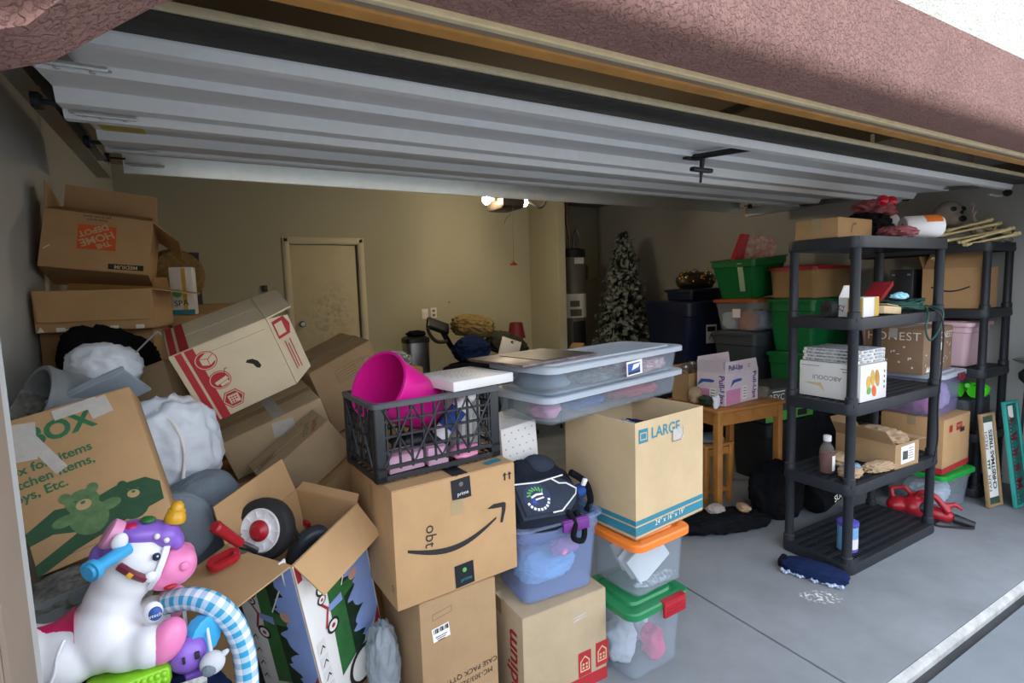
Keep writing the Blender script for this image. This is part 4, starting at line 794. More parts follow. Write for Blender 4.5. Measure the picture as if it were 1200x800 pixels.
for sd in ('F', 'T'):   # flaps at its open right end
    bm = BM()
    if sd == 'F': prism(bm, [(0, -.148), (.085, -.12), (.085, .12), (0, .148)], -.003, .003); q = obj('flap', bm, 'board_white', o, smooth=0); q.matrix_local = T((D[0]/2, -.137, .15), (0, 0, 24))
    else: prism(bm, [(0, -.137), (.10, -.12), (.10, .12), (0, .137)], -.003, .003, axis='Z'); q = obj('flap', bm, 'board_white', o, smooth=0); q.matrix_local = T((D[0]/2, 0, .298), (0, -2, 0))
    if sd == 'F':
        for nm, b2, m_, uv in (('red_tag', flat([(-.03, -.035), (.022, -.035), (.036, 0), (.022, .040), (-.03, .040)]), 'ink_red', (.042, .088)), ('blank_panel', frect(.034, .05), 'board_white', (.034, .09)), ('print_line', frect(.004, .13), 'ink_red', (.03, -.03)), ('print_line', frect(.004, .11), 'ink_red', (.040, -.035)), ('print_line', frect(.004, .13), 'ink_red', (.052, -.03))):
            z = obj(nm, b2, m_, q, smooth=0); z.matrix_local = T((uv[0], -.0045-(.001 if nm == 'blank_panel' else 0), uv[1]), (90, 0, 0))
# panels of the carton behind it
carton('cardboard_box', 'grey-brown carton turned edge on behind the white trash bag', (-.165, 2.385, .985), (-6, -17.8, -36.7), (.23, .09, .32), 'board_grey', tape=None)
D = (.43, .30, .180); o = carton('cardboard_box', 'tilted taped carton squeezed under the red-striped carton', (.238, 2.635, .880), (9.8, -19, 3.4), D, 'board_grey')
on_face(o, D, 'F', frect(.09, .07), 'tape_clear', 'clear_tape', (.03, .04), -10, lift=.003); on_face(o, D, 'T', frect(.05, .30), 'tape_clear', 'clear_tape', (.03, 0), 0, lift=.005)
D = (.334, .181, .186); o = carton('cardboard_box', 'steeply tilted carton edge printed MOVE STORE with a barcode', (.347, 2.366, .796), (6.6, -35.1, 6.4), D, 'board_grey', tape=None)
ftext(o, D, 'T', 'STORE', .034, 'ink_brown', (.085, -.02), 62, lift=.005); ftext(o, D, 'T', 'MOVE', .034, 'ink_red', (.12, -.04), 62, lift=.005)
on_face(o, D, 'T', fline([(-.04, -.02), (.04, -.02), (.04, .02), (-.04, .02)], .002, True), 'ink_brown', 'barcode_frame', (-.105, .0), 0, lift=.005)
for k in range(10): on_face(o, D, 'T', frect(.002+.002*(k % 2), .03), 'ink_brown', 'barcode', (-.135+k*.0065, 0), 0, lift=.005)
on_face(o, D, 'T', fline([(-.04, -.008), (.04, -.008), (.04, .008), (-.04, .008)], .002, True), 'ink_brown', 'print_frame', (.05, .05), 0, lift=.005)
carton('cardboard_box', 'large plain carton buried at the bottom of the leaning pile', (.14, 2.66, 0), (0, 0, 5), (.52, .40, .775), 'kraft_dark')
D = (.36, .30, .36); o = carton('cardboard_box', 'brown carton with a printed frame behind the pink bucket', (.635, 2.94, .925), (6, -22, 14), D, 'kraft_in')
for x, y, a, b_ in ((.02, .09, .16, .07), (.105, .085, .07, .055)): on_face(o, D, 'F', fline([(-a/2, -b_/2), (a/2, -b_/2), (a/2, b_/2), (-a/2, b_/2)], .002, True), 'ink_brown', 'print_frame', (x, y), 0)
for k in range(4): on_face(o, D, 'F', frect(.12, .003), 'ink_brown', 'print_line', (0, .108-k*.014), 0)
carton('cardboard_box', 'wide plain carton under the printed-frame carton', (.66, 3.0, 0), (0, 0, 8), (.46, .40, .84), 'kraft_dark')
D = (.30, .22, .25); o = carton('cardboard_box', 'dark carton with blue printed flowers behind the tricycle carton', (.47, 2.36, .56), (0, -32, 10), D, 'kraft_dark', tape=None)
for k in range(4): on_face(o, D, 'F', fdisc(.016, 6), 'ink_navy', 'flower_print', (.03+.03*k, -.02+.02*(k % 2)), 20*k)
carton('cardboard_box', 'low plain carton on the floor behind the tricycle carton', (.48, 2.33, 0), (0, 0, 8), (.32, .26, .465), 'kraft_dark')
# --- white trash bag, cushions
bgp = at(203, 574, 2.165); tb = thing('trash_bag', 'knotted white trash bag among the leaning cartons', 'trash bag', bgp, (0, 0, 0))
blob('body', (.30, .20, .34), 'bag_white', tb, seed=71, amp=.16, ridged=True, freq=1.9, fine=.03); obj('drawstring', tube(BM(), smoothpts([(-.02, -.05, .30), (.03, -.09, .24), (.05, -.112, .16), (.04, -.12, .07)]), .006), 'ink_white', tb); blob('knot', (.022, .02, .02), 'ink_red', tb, loc=(.035, .02, .300), seed=5, amp=.3)
p = at(252, 655, 2.09); c1 = thing('cushion', 'plump blue-grey square cushion below the white trash bag', 'cushion', p, (12, -20, 20)); bm = BM()
blob('pad', (.34, .15, .34), 'cloth_grey', c1, seed=72, amp=.05, power=3.2, flat=False, loc=(-.01, 0, .165), folds=.02); obj('piping', tube(BM(), [(-.01+.165*math.cos(a)*(1/max(abs(math.cos(a)), abs(math.sin(a))))**.45, 0, .165+.165*math.sin(a)*(1/max(abs(math.cos(a)), abs(math.sin(a))))**.45) for a in [2*math.pi*i/40 for i in range(40)]], .005, closed=True), 'cloth_grey', c1)
p = at(212, 655, 1.885); c2 = thing('round_cushion', 'round grey cushion standing behind the toy unicorn horn', 'cushion', p, (0, 0, -6))
blob('pad', (.20, .075, .22), 'cloth_grey', c2, seed=73, amp=.05, power=2.3, flat=False, loc=(0, 0, .10)); obj('seam', tube(BM(), [(.098*math.cos(2*math.pi*i/36), -.012, .10+.108*math.sin(2*math.pi*i/36)) for i in range(36)], .004, closed=True), 'cloth_grey', c2)
carton('cardboard_box', 'plain carton holding up the grey cushions', (-.19, 2.13, 0), (0, 0, 4), (.38, .36, .62), 'kraft_dark')
# --- tricycle carton (open, picture printed sides)
wd, dp, ht = .305, .27, .60
TB = thing('tricycle_box', 'open picture-printed tricycle carton with its flaps folded out', 'box', (.275, 1.90, .245), (4, -14, 37))
bm = BM(); t_ = .006
box(bm, (0, 0, t_/2), (wd, dp, t_)); box(bm, (0, -dp/2+t_/2, ht/2), (wd, t_, ht)); box(bm, (0, dp/2-t_/2, ht/2), (wd, t_, ht)); box(bm, (-wd/2+t_/2, 0, ht/2), (t_, dp-2*t_, ht)); box(bm, (wd/2-t_/2, 0, ht/2), (t_, dp-2*t_, ht)); obj('body', bm, 'kraft', TB, smooth=0)
D = (wd, dp, ht)
def pic(f, dim, gain):
    W = D[0] if f == 'F' else D[1]; h2 = ht/2
    on_face(TB, D, f, frect(W-.002, ht-.002), 'white_paper', 'picture', (0, 0), 0, lift=.0010)
    on_face(TB, D, f, flat([(W*.05, -h2*.72), (W*.48, -h2*.55), (W*.48, h2*.98), (W*.08, h2*.98)]), 'picture_sky', 'picture_sky', (0, 0), 0, lift=.0016)
    on_face(TB, D, f, flat([(-W*.22, -h2*.78), (W*.06, -h2*.70), (W*.06, h2*.98), (-W*.16, h2*.98)]), 'picture_green', 'picture_grass', (0, 0), 0, lift=.0020)
    pts = [(W*.02, -h2*.72)] + [(W*(.15+.07*math.sin(i*.55)+.035*math.sin(i*1.4+1)+.018*math.sin(i*3.7)), h2*(-.70+1.68*i/48)) for i in range(49)] + [(W*.02, h2*.98)]
    on_face(TB, D, f, flat(pts), 'picture_tree', 'picture_trees', (0, 0), 0, lift=.0024)
    # child on tricycle, printed sideways
    on_face(TB, D, f, fdisc(.020, 16), 'picture_skin', 'picture_child', (W*.20, h2*.28), 0, lift=.0032); on_face(TB, D, f, flat([(-.02, -.028), (.035, -.022), (.04, .018), (-.01, .024)]), 'picture_green', 'picture_child', (W*.06, h2*.22), 0, lift=.0030); on_face(TB, D, f, flat([(-.05, -.012), (.01, -.02), (.01, .012), (-.05, .012)]), 'picture_sky', 'picture_child', (-W*.04, h2*.18), 0, lift=.0031)
    on_face(TB, D, f, fline([(-.06, .05), (-.03, .0), (-.05, -.06)], .008), 'ink_red', 'picture_tricycle', (-W*.12, h2*.20), 0, lift=.0033)
    for a, b_, r_ in ((-.075, .085, .022), (-.05, -.075, .027), (-.085, .05, .018)):
        on_face(TB, D, f, fdisc(r_, 18), 'ink', 'picture_tricycle', (-W*.10+a*.6, h2*.20+b_), 0, lift=.0034); on_face(TB, D, f, fdisc(r_*.7, 18), 'ink_white', 'picture_tricycle', (-W*.10+a*.6, h2*.20+b_), 0, lift=.0038); on_face(TB, D, f, fdisc(r_*.3, 12), 'ink_red', 'picture_tricycle', (-W*.10+a*.6, h2*.20+b_), 0, lift=.0042)
    on_face(TB, D, f, fline([(.0, .0), (.055, .10)], .005), 'ink_white', 'picture_handle', (W*.02, h2*.30), 0, lift=.0036)
    on_face(TB, D, f, flat([(W*.18, -h2*.98), (W*.48, -h2*.98), (W*.48, -h2*.45)]), 'ink_red', 'picture_corner', (0, 0), 0, lift=.0036)
    for r_ in (.075,): on_face(TB, D, f, fdisc(r_, 26), 'ink', 'picture_wheel', (W*.10, -h2*.95), 0, lift=.0034); on_face(TB, D, f, fdisc(r_*.8, 26), 'ink_white', 'picture_wheel', (W*.10, -h2*.95), 0, lift=.0040)
    for k in range(4): on_face(TB, D, f, frect(.034, .05), 'white_card', 'picture_inset', (-W*.40, -h2*.15-k*.058), 0, lift=.0034); on_face(TB, D, f, fline([(-.010, -.014), (.004, .004), (.010, -.010)], .004), 'ink', 'picture_inset', (-W*.40, -h2*.15-k*.058), 0, lift=.0040)
    on_face(TB, D, f, frect(.05, .06), 'picture_green', 'green_logo_patch', (-W*.30, h2*.86), 0, lift=.0034); on_face(TB, D, f, frect(.018, .06), 'ink_red', 'red_corner', (-W*.46, h2*.88), 0, lift=.0034)
pic('F', 0, 1); pic('L', 0, 1)
def tflap(sd, ang, ln, skew=0):
    W = (wd if sd in 'FB' else dp)-.01; bm = BM(); prism(bm, [(-W/2, 0), (W/2, 0), (W/2-.01+skew, ln), (-W/2+.01+skew, ln)], -.0025, .0025, axis='Z'); q = obj('flap', bm, 'kraft', TB, smooth=0)
    yaw = {'F': 0, 'B': 180, 'L': -90, 'R': 90}[sd]; pos = {'F': (0, -dp/2, ht), 'B': (0, dp/2, ht), 'L': (-wd/2, 0, ht), 'R': (wd/2, 0, ht)}[sd]; q.matrix_local = T(pos, (0, 0, yaw)) @ T((0, 0, 0), (90+ang, 0, 0))
tflap('F', 138, .125); tflap('L', 84, .20); tflap('B', 8, .13); tflap('R', 60, .03)
# tricycle parts inside
TR = thing('tricycle', 'red tricycle in pieces poking out of its open carton', 'tricycle', (.30, 1.90, .45), (0, 0, 0))
c_ = at(306, 621, 1.80)-TR.location; axd = Vector((-.60, -.76, .25)).normalized(); qm = Matrix.Translation(c_) @ axd.to_track_quat('Z', 'Y').to_matrix().to_4x4()
bm = BM(); lathe(bm, [(.060, -.052), (.082, -.050), (.094, -.040), (.098, -.020), (.097, -.004), (.090, .008), (.074, .012), (.066, .004), (.060, -.010)], 36, qm, False, False); ty = obj('wheel_tyre', bm, 'rubber', TR)
bm = BM(); lathe(bm, [(.068, .006), (.064, .010), (.052, .002), (.036, .002), (.034, .010), (.012, .010)], 36, qm, False, True); hb = obj('wheel_rim', bm, 'plastic_white', TR)
bm = BM(); lathe(bm, [(.033, .004), (.033, .012), (.022, .018), (.016, .030), (.0, .032)], 24, qm, False, False); obj('hub', bm, 'plastic_red', TR)
for k in range(10): 
    a = 2*math.pi*k/10; bm = BM(); box(bm, (0, 0, 0), (.020, .004, .004)); q = obj('spoke_rib', bm, 'plastic_white', TR, smooth=0); q.matrix_local = qm @ T((.050*math.cos(a), .050*math.sin(a), .006), (0, 0, math.degrees(a)))
g0, g1, g2 = [at(u, v, Y_)-TR.location for u, v, Y_ in ((253, 617, 1.64), (281, 636, 1.70), (300, 644, 1.78))]; obj('handle_grip', cyl(BM(), g0, g1, .0165, .0145, 16), 'plastic_red', TR); bm = BM(); obj('grip_end', cyl(BM(), g0+(g0-g1).normalized()*.006, g0, .013, .018, 16), 'plastic_red', TR); obj('handle_tube', cyl(BM(), g1, g2, .010, .010, 12), 'steel', TR)
pc_ = at(262, 656, 1.66)-TR.location; bm = BM(); loft(bm, [rrect(.085, .040, .02, -.011), rrect(.09, .045, .02, 0), rrect(.085, .040, .02, .011), rrect(.058, .016, .008, .011), rrect(.058, .016, .008, -.011), rrect(.085, .040, .02, -.011)], False, False); q = obj('pedal', bm, 'plastic_red', TR); q.matrix_local = Matrix.Translation(pc_) @ T((0, 0, 0), (22, -8, 20))
obj('pedal_crank', tube(BM(), smoothpts([pc_+Vector((.03, 0, .01)), at(280, 645, 1.70)-TR.location, at(290, 647, 1.74)-TR.location, at(302, 642, 1.84)-TR.location, c_]), .005), 'steel', TR)
bm = BM(); f_ = [at(u, v, 1.93)-TR.location for u, v in ((343, 668), (348, 646), (358, 632), (374, 624), (392, 626))]; tube(bm, smoothpts(f_), .030, 10); obj('fender', bm, mat('fender_grey', '#3c434c', rough=.4), TR)
pd = at(368, 606, 2.0)-TR.location; bm = BM(); box(bm, (0, 0, 0), (.085, .035, .03), bev=.01); q = obj('pedal', bm, 'plastic_red', TR); q.matrix_local = Matrix.Translation(pd) @ T((0, 0, 0), (20, -15, 30)); obj('frame_tube', tube(BM(), [at(345, 618, 2.0)-TR.location, pd, Vector((.05, .05, .12))], .012), 'plastic_red', TR)
obj('rear_axle', tube(BM(), [c_, c_-axd*.16, Vector((.0, .02, .0)), Vector((.0, 0, -.25))], .009), 'steel', TR)
obj('folded_instructions', box(BM(), at(342, 700, 1.66)-TR.location, (.022, .004, .30), (10, -17, 30)), 'white_paper', TR, smooth=0)
# grey bags on the floor to its right
for k, (u, v, Y, d) in enumerate(((449, 772, 1.74, (.10, .13, .30)), (452, 880, 1.55, (.11, .12, .12)), (330, 862, 1.56, (.20, .18, .16)))):
    p = at(u, v, Y); tag(blob('plastic_bag', d, 'bag_film' if k < 2 else 'bag_white', loc=(p.x, p.y, max(.0, p.z-d[2]*.55)), seed=80+k, amp=.2, ridged=True, freq=2.2), ('clear crumpled plastic bag between tricycle carton and tall carton', 'wrinkled clear bag in front of the tricycle carton', 'wrinkled white bag under the gingham arch')[k], 'plastic bag')
carton('cardboard_box', 'low carton on the floor under the tricycle carton', (.27, 1.88, 0), (0, 0, 34), (.27, .26, .13), 'kraft_dark')
# --- toy unicorn (ride-on)
UY = 1.40; base = at(130, 715, UY); S = FPX/((base-CAM).dot(FW)); VZ = 1.03
UN = thing('toy_unicorn', 'white ride-on toy unicorn with purple mane, pink muzzle and gold horn', 'ride-on toy', base, (0, 0, 6))
def uq(x, y, d=0.0): return Vector(((x-130)/S, d, (715-y)/S*VZ))
def ub(bm, x, y, d, rx, ry, rz, rot=(0, 0, 0)): return ball(bm, uq(x, y, d), (rx/S, ry/S, rz/S*VZ), rot, 24, 14)
bm = BM(); ub(bm, 122, 738, .0, 40, 44, 42); ub(bm, 85, 748, .0, 40, 42, 36); ub(bm, 48, 744, .0, 42, 42, 38); ub(bm, 10, 735, 0, 36, 40, 38); ub(bm, 132, 705, 0, 29, 30, 36, (0, 15, 0)); ub(bm, 146, 680, 0, 31, 31, 36, (0, 20, 0)); ub(bm, 160, 662, 0, 33, 31, 34); ub(bm, 172, 672, 0, 24, 29, 28)
ub(bm, 146, 752, -.055, 32, 20, 24, (0, 0, 0)); ub(bm, 163, 752, -.072, 22, 20, 24); ub(bm, 150, 752, .055, 34, 20, 22); ub(bm, 168, 755, .075, 24, 20, 24)
obj('body', fuse(bm, .0055, 14), 'plastic_white', UN, smooth=80)
bm = BM(); ub(bm, 194, 681, 0, 27, 29, 25, (0, 18, 0)); ub(bm, 184, 690, 0, 20, 26, 17); ub(bm, 208, 676, -.02, 12, 14, 14); ub(bm, 208, 676, .02, 12, 14, 14); obj('muzzle', fuse(bm, .005, 10), 'plastic_bubble', UN, smooth=80)
bm = BM(); ub(bm, 205, 676, -.052, 5.5, 3, 5.5); obj('nostril', bm, 'plastic_bubble', UN)
bm = BM(); ub(bm, 189, 697, -.045, 7, 4, 3); obj('mouth', bm, 'plastic_red', UN)
bm = BM(); lathe(bm, [(28/S, -.008), (32.5/S, -.006), (33/S, 0), (32.5/S, .006), (28/S, .008)], 36, T(uq(179, 672), (0, 116, 0)), False, False); obj('noseband', bm, 'plastic_white', UN)
bm = BM(); ub(bm, 168, 632, 0, 32, 24, 13, (0, 14, 0)); ub(bm, 190, 640, -.01, 16, 20, 15, (0, 40, 0)); ub(bm, 142, 640, 0, 16, 20, 18); ub(bm, 124, 668, .02, 12, 14, 30); ub(bm, 120, 690, .03, 9, 12, 22); ub(bm, 200, 650, -.01, 9, 16, 12); obj('mane', fuse(bm, .005, 8), 'plastic_lilac', UN, smooth=80)
bm = BM(); mt = T(uq(200, 628, -.01), (0, 14, 0)); lathe(bm, [(11/S, 0), (12/S, .006), (11/S, .016), (10/S, .018), (9.5/S, .028), (8/S, .030), (7/S, .040), (4/S, .046), (.001, .048)], 20, mt); obj('horn', bm, 'plastic_gold', UN)
bm = BM(); lathe(bm, [(5/S, -.03), (16/S, -.030), (17/S, -.02), (17/S, -.010), (14/S, -.006), (5/S, -.006)], 24, T(uq(131, 620, -.01), (0, -55, 0))); 
obj('mane_dial', bm, mat('plastic_rose', '#e89ac0', rough=.4), UN)
for x, y, m_, nm in ((158, 611+8, 'plastic_hot', 'gem_button'), (174, 611+5, 'picture_green', 'gem_button')):
    bm = BM(); ub(bm, x, y+2, -.012, 8, 9, 4, (0, 8, 0)); obj(nm, bm, m_, UN)
bm = BM(); h0, h1 = uq(124, 641, -.10), uq(152, 639, -.045); cyl(bm, h0, h1, .0125, .0145, 16); obj('handle', bm, 'plastic_blue', UN); bm = BM(); dv = (h0-h1).normalized(); cyl(bm, h0, h0+dv*.012, .021, .021, 20); cyl(bm, h0+dv*.012, h0+dv*.016, .015, .012, 20); obj('handle_knob', bm, 'plastic_blue', UN)
bm = BM(); ub(bm, 146, 628, -.052, 8, 5, 10, (0, 25, 0)); obj('ear', bm, 'plastic_white', UN)
for (x, y, d) in ((178.5, 655, -.056),):
    bm = BM(); ub(bm, x, y, d, 4.2, 3, 4.6); obj('eye', bm, 'ink_navy', UN); bm = BM(); ub(bm, x+1, y-1.5, d-.006, 1.2, 1.2, 1.2); obj('eye_glint', bm, 'ink_white', UN)
for x, y in ((181, 634), (190, 641)):
    bm = BM(); ub(bm, x, y, -.044, 3.2, 3, 3.4); obj('forehead_light', bm, 'ink_white', UN)
bm = BM(); tube(bm, smoothpts([uq(143, 655, -.052), uq(152, 663, -.063), uq(160, 670, -.066), uq(166, 675, -.064)]), .0085, 8); 
for v in bm.verts: pass
obj('bridle_strap', bm, mat('strap_maroon', '#6a1c2c', rough=.4), UN); bm = BM(); ub(bm, 171, 674, -.066, 6.5, 3.5, 6.5); obj('bridle_stud', bm, 'plastic_white', UN); bm = BM(); box(bm, uq(152, 664, -.075), (.010, .003, .012), (0, -40, 0), bev=.001); obj('buckle', bm, 'plastic_gold', UN)
bm = BM(); ub(bm, 170, 715, -.066, 10, 5, 12); obj('emblem_mount', bm, 'plastic_white', UN); bm = BM(); ub(bm, 172, 716, -.073, 7, 4, 8); obj('emblem', bm, 'ink_blue', UN); q = obj('emblem_lettering', text_mesh('vtech', .011), 'ink_white', UN, smooth=0); q.matrix_local = Matrix.Translation(uq(172, 716, -.0818)) @ T((0, 0, 0), (90, 0, 4))
bm = BM(); ub(bm, 180, 750, -.080, 19, 17, 26, (0, 30, 0)); q = obj('hoof', bm, 'plastic_bubble', UN); bm = BM(); ub(bm, 187, 752, .085, 19, 17, 26, (0, 30, 0)); obj('hoof', bm, 'plastic_bubble', UN)
bm = BM(); pts = [uq(x, y) for x, y in ((20, 690), (40, 708), (60, 716), (80, 716), (98, 706))]; rows = []
for i, p in enumerate(smoothpts(pts, 5)): 
    wv = .062+.02*math.sin(i*.3); rows.append([(p.x, y, p.z+.012-.040*abs(y/wv)**2+z) for y, z in ((-wv, -.022), (-wv-.004, 0), (-wv*.6, .004), (0, .002), (wv*.6, .004), (wv+.004, 0), (wv, -.022))])
loft(bm, rows); obj('saddle', bm, 'plastic_hot', UN, smooth=60)
obj('saddle_trim', tube(BM(), smoothpts([uq(90, 716, -.064), uq(84, 728, -.078), uq(80, 745, -.083), uq(70, 762, -.083), uq(58, 768, -.083), uq(46, 764, -.083)]), .003), 'plastic_white', UN)
# navy bundle that carries the unicorn, plus toy pieces underneath
tag(blob('blanket_bundle', (.52, .34, .70), 'cloth_navy', loc=(-.285, 1.46, 0), seed=91, amp=.05, power=5, freq=1.5), 'navy blanket bundle under the toy unicorn', 'blanket')
p = at(152, 801, 1.345); gb = thing('toy_roller', 'lime green nubby toy base with a light blue wheel below the unicorn', 'toy', p, (0, 0, 8)); bm = BM(); box(bm, (0, 0, .005), (.15, .08, .05), bev=.014); obj('base', bm, 'plastic_leaf', gb)
bm = BM()
for a in range(6):
    for b_ in range(3): ball(bm, (.0+a*.012, -.038, -.012+b_*.014), .007, seg=8, rings=6)
obj('nubs', bm, 'plastic_leaf', gb); bm = BM(); lathe(bm, [(.012, -.016), (.038, -.014), (.042, -.006), (.042, .006), (.038, .014), (.012, .016)], 24, T((-.015, -.06, -.03), (90, 0, 0))); obj('wheel', bm, 'plastic_blue', gb)
p = at(220, 766, 1.350); pt = thing('toy_roller', 'purple round toy with a light blue ribbed wheel beside the unicorn hoof', 'toy', p, (0, 0, 10)); bm = BM(); ball(bm, (0, 0, 0), (.039, .034, .041)); obj('body', bm, 'plastic_lilac', pt)
bm = BM(); n_ = 30; rings = []
for z in (-.016, -.014, .014, .016):
    rings.append([Vector(((.042+(.002 if i % 2 else 0)-(.006 if abs(z) > .015 else 0))*math.cos(2*math.pi*i/n_), (.042+(.002 if i % 2 else 0)-(.006 if abs(z) > .015 else 0))*math.sin(2*math.pi*i/n_), z)) for i in range(n_)])
mt = T((.034, .022, .018), (90, 0, 35)); loft(bm, [[mt @ q for q in r_] for r_ in rings]); obj('wheel', bm, 'plastic_blue', pt)
bm = BM(); box(bm, (-.012, -.035, .008), (.006, .006, .016), bev=.002); box(bm, (.014, -.033, .008), (.010, .008, .016), bev=.002); obj('eye_slot', bm, 'plastic_black', pt); obj('foot', box(BM(), (.014, -.005, -.044), (.05, .04, .014), bev=.004), 'plastic_lilac', pt)
p = at(212, 822, 1.275); tag(obj('warning_leaflet', box(BM(), p, (.10, .004, .07), (-30, 6, 8)), mat('leaflet', '#c9c9c4', color2='#6a6a66', rough=.7, vscale=60)), 'small grey printed leaflet under the purple toy', 'leaflet')
# printed fabric behind unicorn
p = at(92, 712, 1.66); tag(blob('printed_fabric', (.30, .16, .16), 'leaf_print', loc=(p.x, p.y, p.z-.06), seed=95, amp=.18), 'grey leaf-printed fabric bundle behind the unicorn saddle', 'fabric')
p = at(88, 712, 1.55); o = thing('toy_tray', 'curved pale grey plastic tray behind the unicorn saddle', 'tray', p, (20, -12, 0)); bm = BM(); loft(bm, [rrect(.20, .08, .04, -.012), rrect(.22, .10, .05, .012), rrect(.21, .09, .045, .012), rrect(.19, .07, .035, -.006)]); obj('tray', bm, 'plastic_grey', o)
for k in range(14):   # dried leaf sprig
    pass
sp = thing('leaf_sprig', 'dry grey leafy sprig sticking up behind the unicorn neck', 'dried sprig', at(112, 700, 1.56)); 
obj('stem', tube(BM(), smoothpts([(0, 0, -.03), (.0, 0, .02), (-.02, 0, .06)]), .002, 6), 'ink_brown', sp)
for k in range(16):
    a = rnd.uniform(0, 6.28); bm = BM(); pts = [(-.016, 0), (0, .006), (.018, 0), (0, -.006)]; prism(bm, pts, -.0006, .0006, axis='Z'); q = obj('leaf', bm, 'leaf_print', sp, smooth=0); q.matrix_local = T((rnd.uniform(-.05, .025), rnd.uniform(-.02, .02), rnd.uniform(-.02, .065)), (rnd.uniform(20, 110), rnd.uniform(-60, 60), rnd.uniform(0, 360)))
# --- gingham bouncer arch with hanging sheep
AY = 1.40
ga = thing('bouncer_arch', 'blue and white gingham padded toy arch with a hanging sheep', 'baby bouncer', at(291, 830, AY)); o0 = ga.location.copy()
path = smoothpts([at(196, 706, AY+.06)-o0, at(222, 701, AY+.03)-o0, at(250, 708, AY)-o0, at(272, 728, AY)-o0, at(285, 760, AY)-o0, at(290, 800, AY)-o0, at(291, 850, AY)-o0], 7)
bm = BM(); seg = 20; tube(bm, path, .026, seg); bm.faces.ensure_lookup_table(); uvl = bm.loops.layers.uv.new('UVMap'); npt = len(path)
for fi, f in enumerate(bm.faces):
    if len(f.loops) != 4: continue
    i, k = fi//seg, fi % seg
    for lp, (du, dk) in zip(f.loops, ((0, 0), (0, 1), (1, 1), (1, 0))): lp[uvl].uv = ((k+dk)/seg*4.0, (i+du)*.42)
obj('padded_arch', bm, 'gingham', ga, smooth=60)
sh = at(249, 776, AY-.085)-o0; hg = at(240, 720, AY)-o0; obj('hanging_cord', tube(BM(), [hg, sh+Vector((0, 0, .02))], .0035, 8), 'plastic_white', ga)
bm = BM(); ball(bm, sh, (.026, .02, .026)); ball(bm, sh+Vector((.022, 0, .012)), (.014, .006, .007), (0, -30, 0)); obj('sheep', bm, mat('plush_grey', '#c8ccd0', rough=.95, var=.05), ga); bm = BM(); ball(bm, sh+Vector((-.007, -.014, -.006)), (.015, .010, .015)); obj('sheep_face', bm, 'cloth_grey', ga)
hg = at(215, 705, AY+.03)-o0; obj('hanging_cord', tube(BM(), [hg, hg+Vector((0, 0, -.09))], .004, 8), 'plastic_white', ga)
# ================================================================== SHELVING RACKS
def rack(label, loc, W, Dp, tops, group=None):
    t = thing('shelving_rack', label, 'shelf rack', loc); r_ = .05
    me_rim = me_deck = None
    for i, z in enumerate(tops):
        if me_rim is None:
            bm = BM(); h = .058
            loft(bm, [rrect(W, Dp, r_, -h), rrect(W+.006, Dp+.006, r_, -h+.012), rrect(W, Dp, r_, 0), rrect(W-.03, Dp-.03, r_-.01, 0), rrect(W-.03, Dp-.03, r_-.01, -.012), rrect(W-.026, Dp-.026, r_-.01, -h), rrect(W, Dp, r_, -h)], False, False)
            me_rim = bm
            s = obj('shelf', bm, 'plastic_rack', t, smooth=35); s.location = (0, 0, z); me_rim = s.data
            bm = BM(); nx = int(W/.026); ny = 7
            for k in range(nx+1): box(bm, (-W/2+.02+(W-.04)*k/nx, 0, -.010), (.009, Dp-.03, .012))
            for k in range(ny+1): box(bm, (0, -Dp/2+.02+(Dp-.04)*k/ny, -.009), (W-.03, .016 if k % 2 else .022, .014))
            box(bm, (0, 0, -.022), (W-.03, .03, .03))
            q = obj('deck_lattice', bm, 'plastic_rack', s, smooth=0); me_deck = q.data
        else:
            s = bpy.data.objects.new('shelf', me_rim); COL.objects.link(s); s.parent = t; s.location = (0, 0, z)
            q = bpy.data.objects.new('deck_lattice', me_deck); COL.objects.link(q); q.parent = s
    for sx in (-1, 1):
        for sy in (-1, 1):
            x, y = sx*(W/2-.034), sy*(Dp/2-.034)
            for a, b_ in zip(tops, tops[1:]):
                bm = BM(); lathe(bm, [(.030, a), (.030, a+.03), (.024, a+.035), (.023, b_-.06), (.027, b_-.055)], 16, T((x, y, 0))); obj('post', bm, 'plastic_rack', t)
            bm = BM(); lathe(bm, [(.024, 0), (.028, 0), (.026, tops[0]-.056)], 14, T((x, y, 0))); obj('foot', bm, 'plastic_rack', t)
    return t
NX, NY = 3.262, 1.630; NT = (.062, .487, .911, 1.350, 1.760)
rack('black plastic five-tier rack standing on the open floor by the threshold', (NX, NY, 0), .955, .388, NT)
FX, FY = 4.735, 1.965; FT = (.062, .450, .902, 1.313, 1.763)
rack('black plastic five-tier rack against the right wall holding skeleton bones', (FX, FY, 0), .43, .92, FT)
# --- near rack, top tier
zt = NT[4]+.002
D = (.36, .22, .10); p = at(968, 280, 1.63); o = carton('cardboard_box', 'flat dark brown carton on the top shelf of the open-floor rack', (2.975, 1.67, zt), (0, 0, 3), D, 'kraft_dark'); on_face(o, D, 'F', fline([(-.03, -.02), (-.01, .02), (.02, .025)], .012), 'ink_brown', 'print_mark', (-.02, .0), 0)
tag(blob('costume_pile', (.30, .20, .15), 'cloth_black', loc=(3.33, 1.69, zt), seed=101, amp=.25, ridged=True), 'black costume heap on the top shelf beside the white jar', 'costume')
tag(blob('costume_cloth', (.20, .14, .06), 'skin_red', loc=(3.285, 1.505, zt), seed=102, amp=.35, ridged=True, freq=3), 'dark red crumpled cloth at the shelf edge', 'costume')
mk = thing('ogre_mask', 'pink rubber monster mask with two shiny red eyes on the costume heap', 'mask', (3.46, 1.71, zt+.134)); blob('mask_skin', (.22, .16, .11), 'skin_red', mk, seed=103, amp=.4, freq=3)
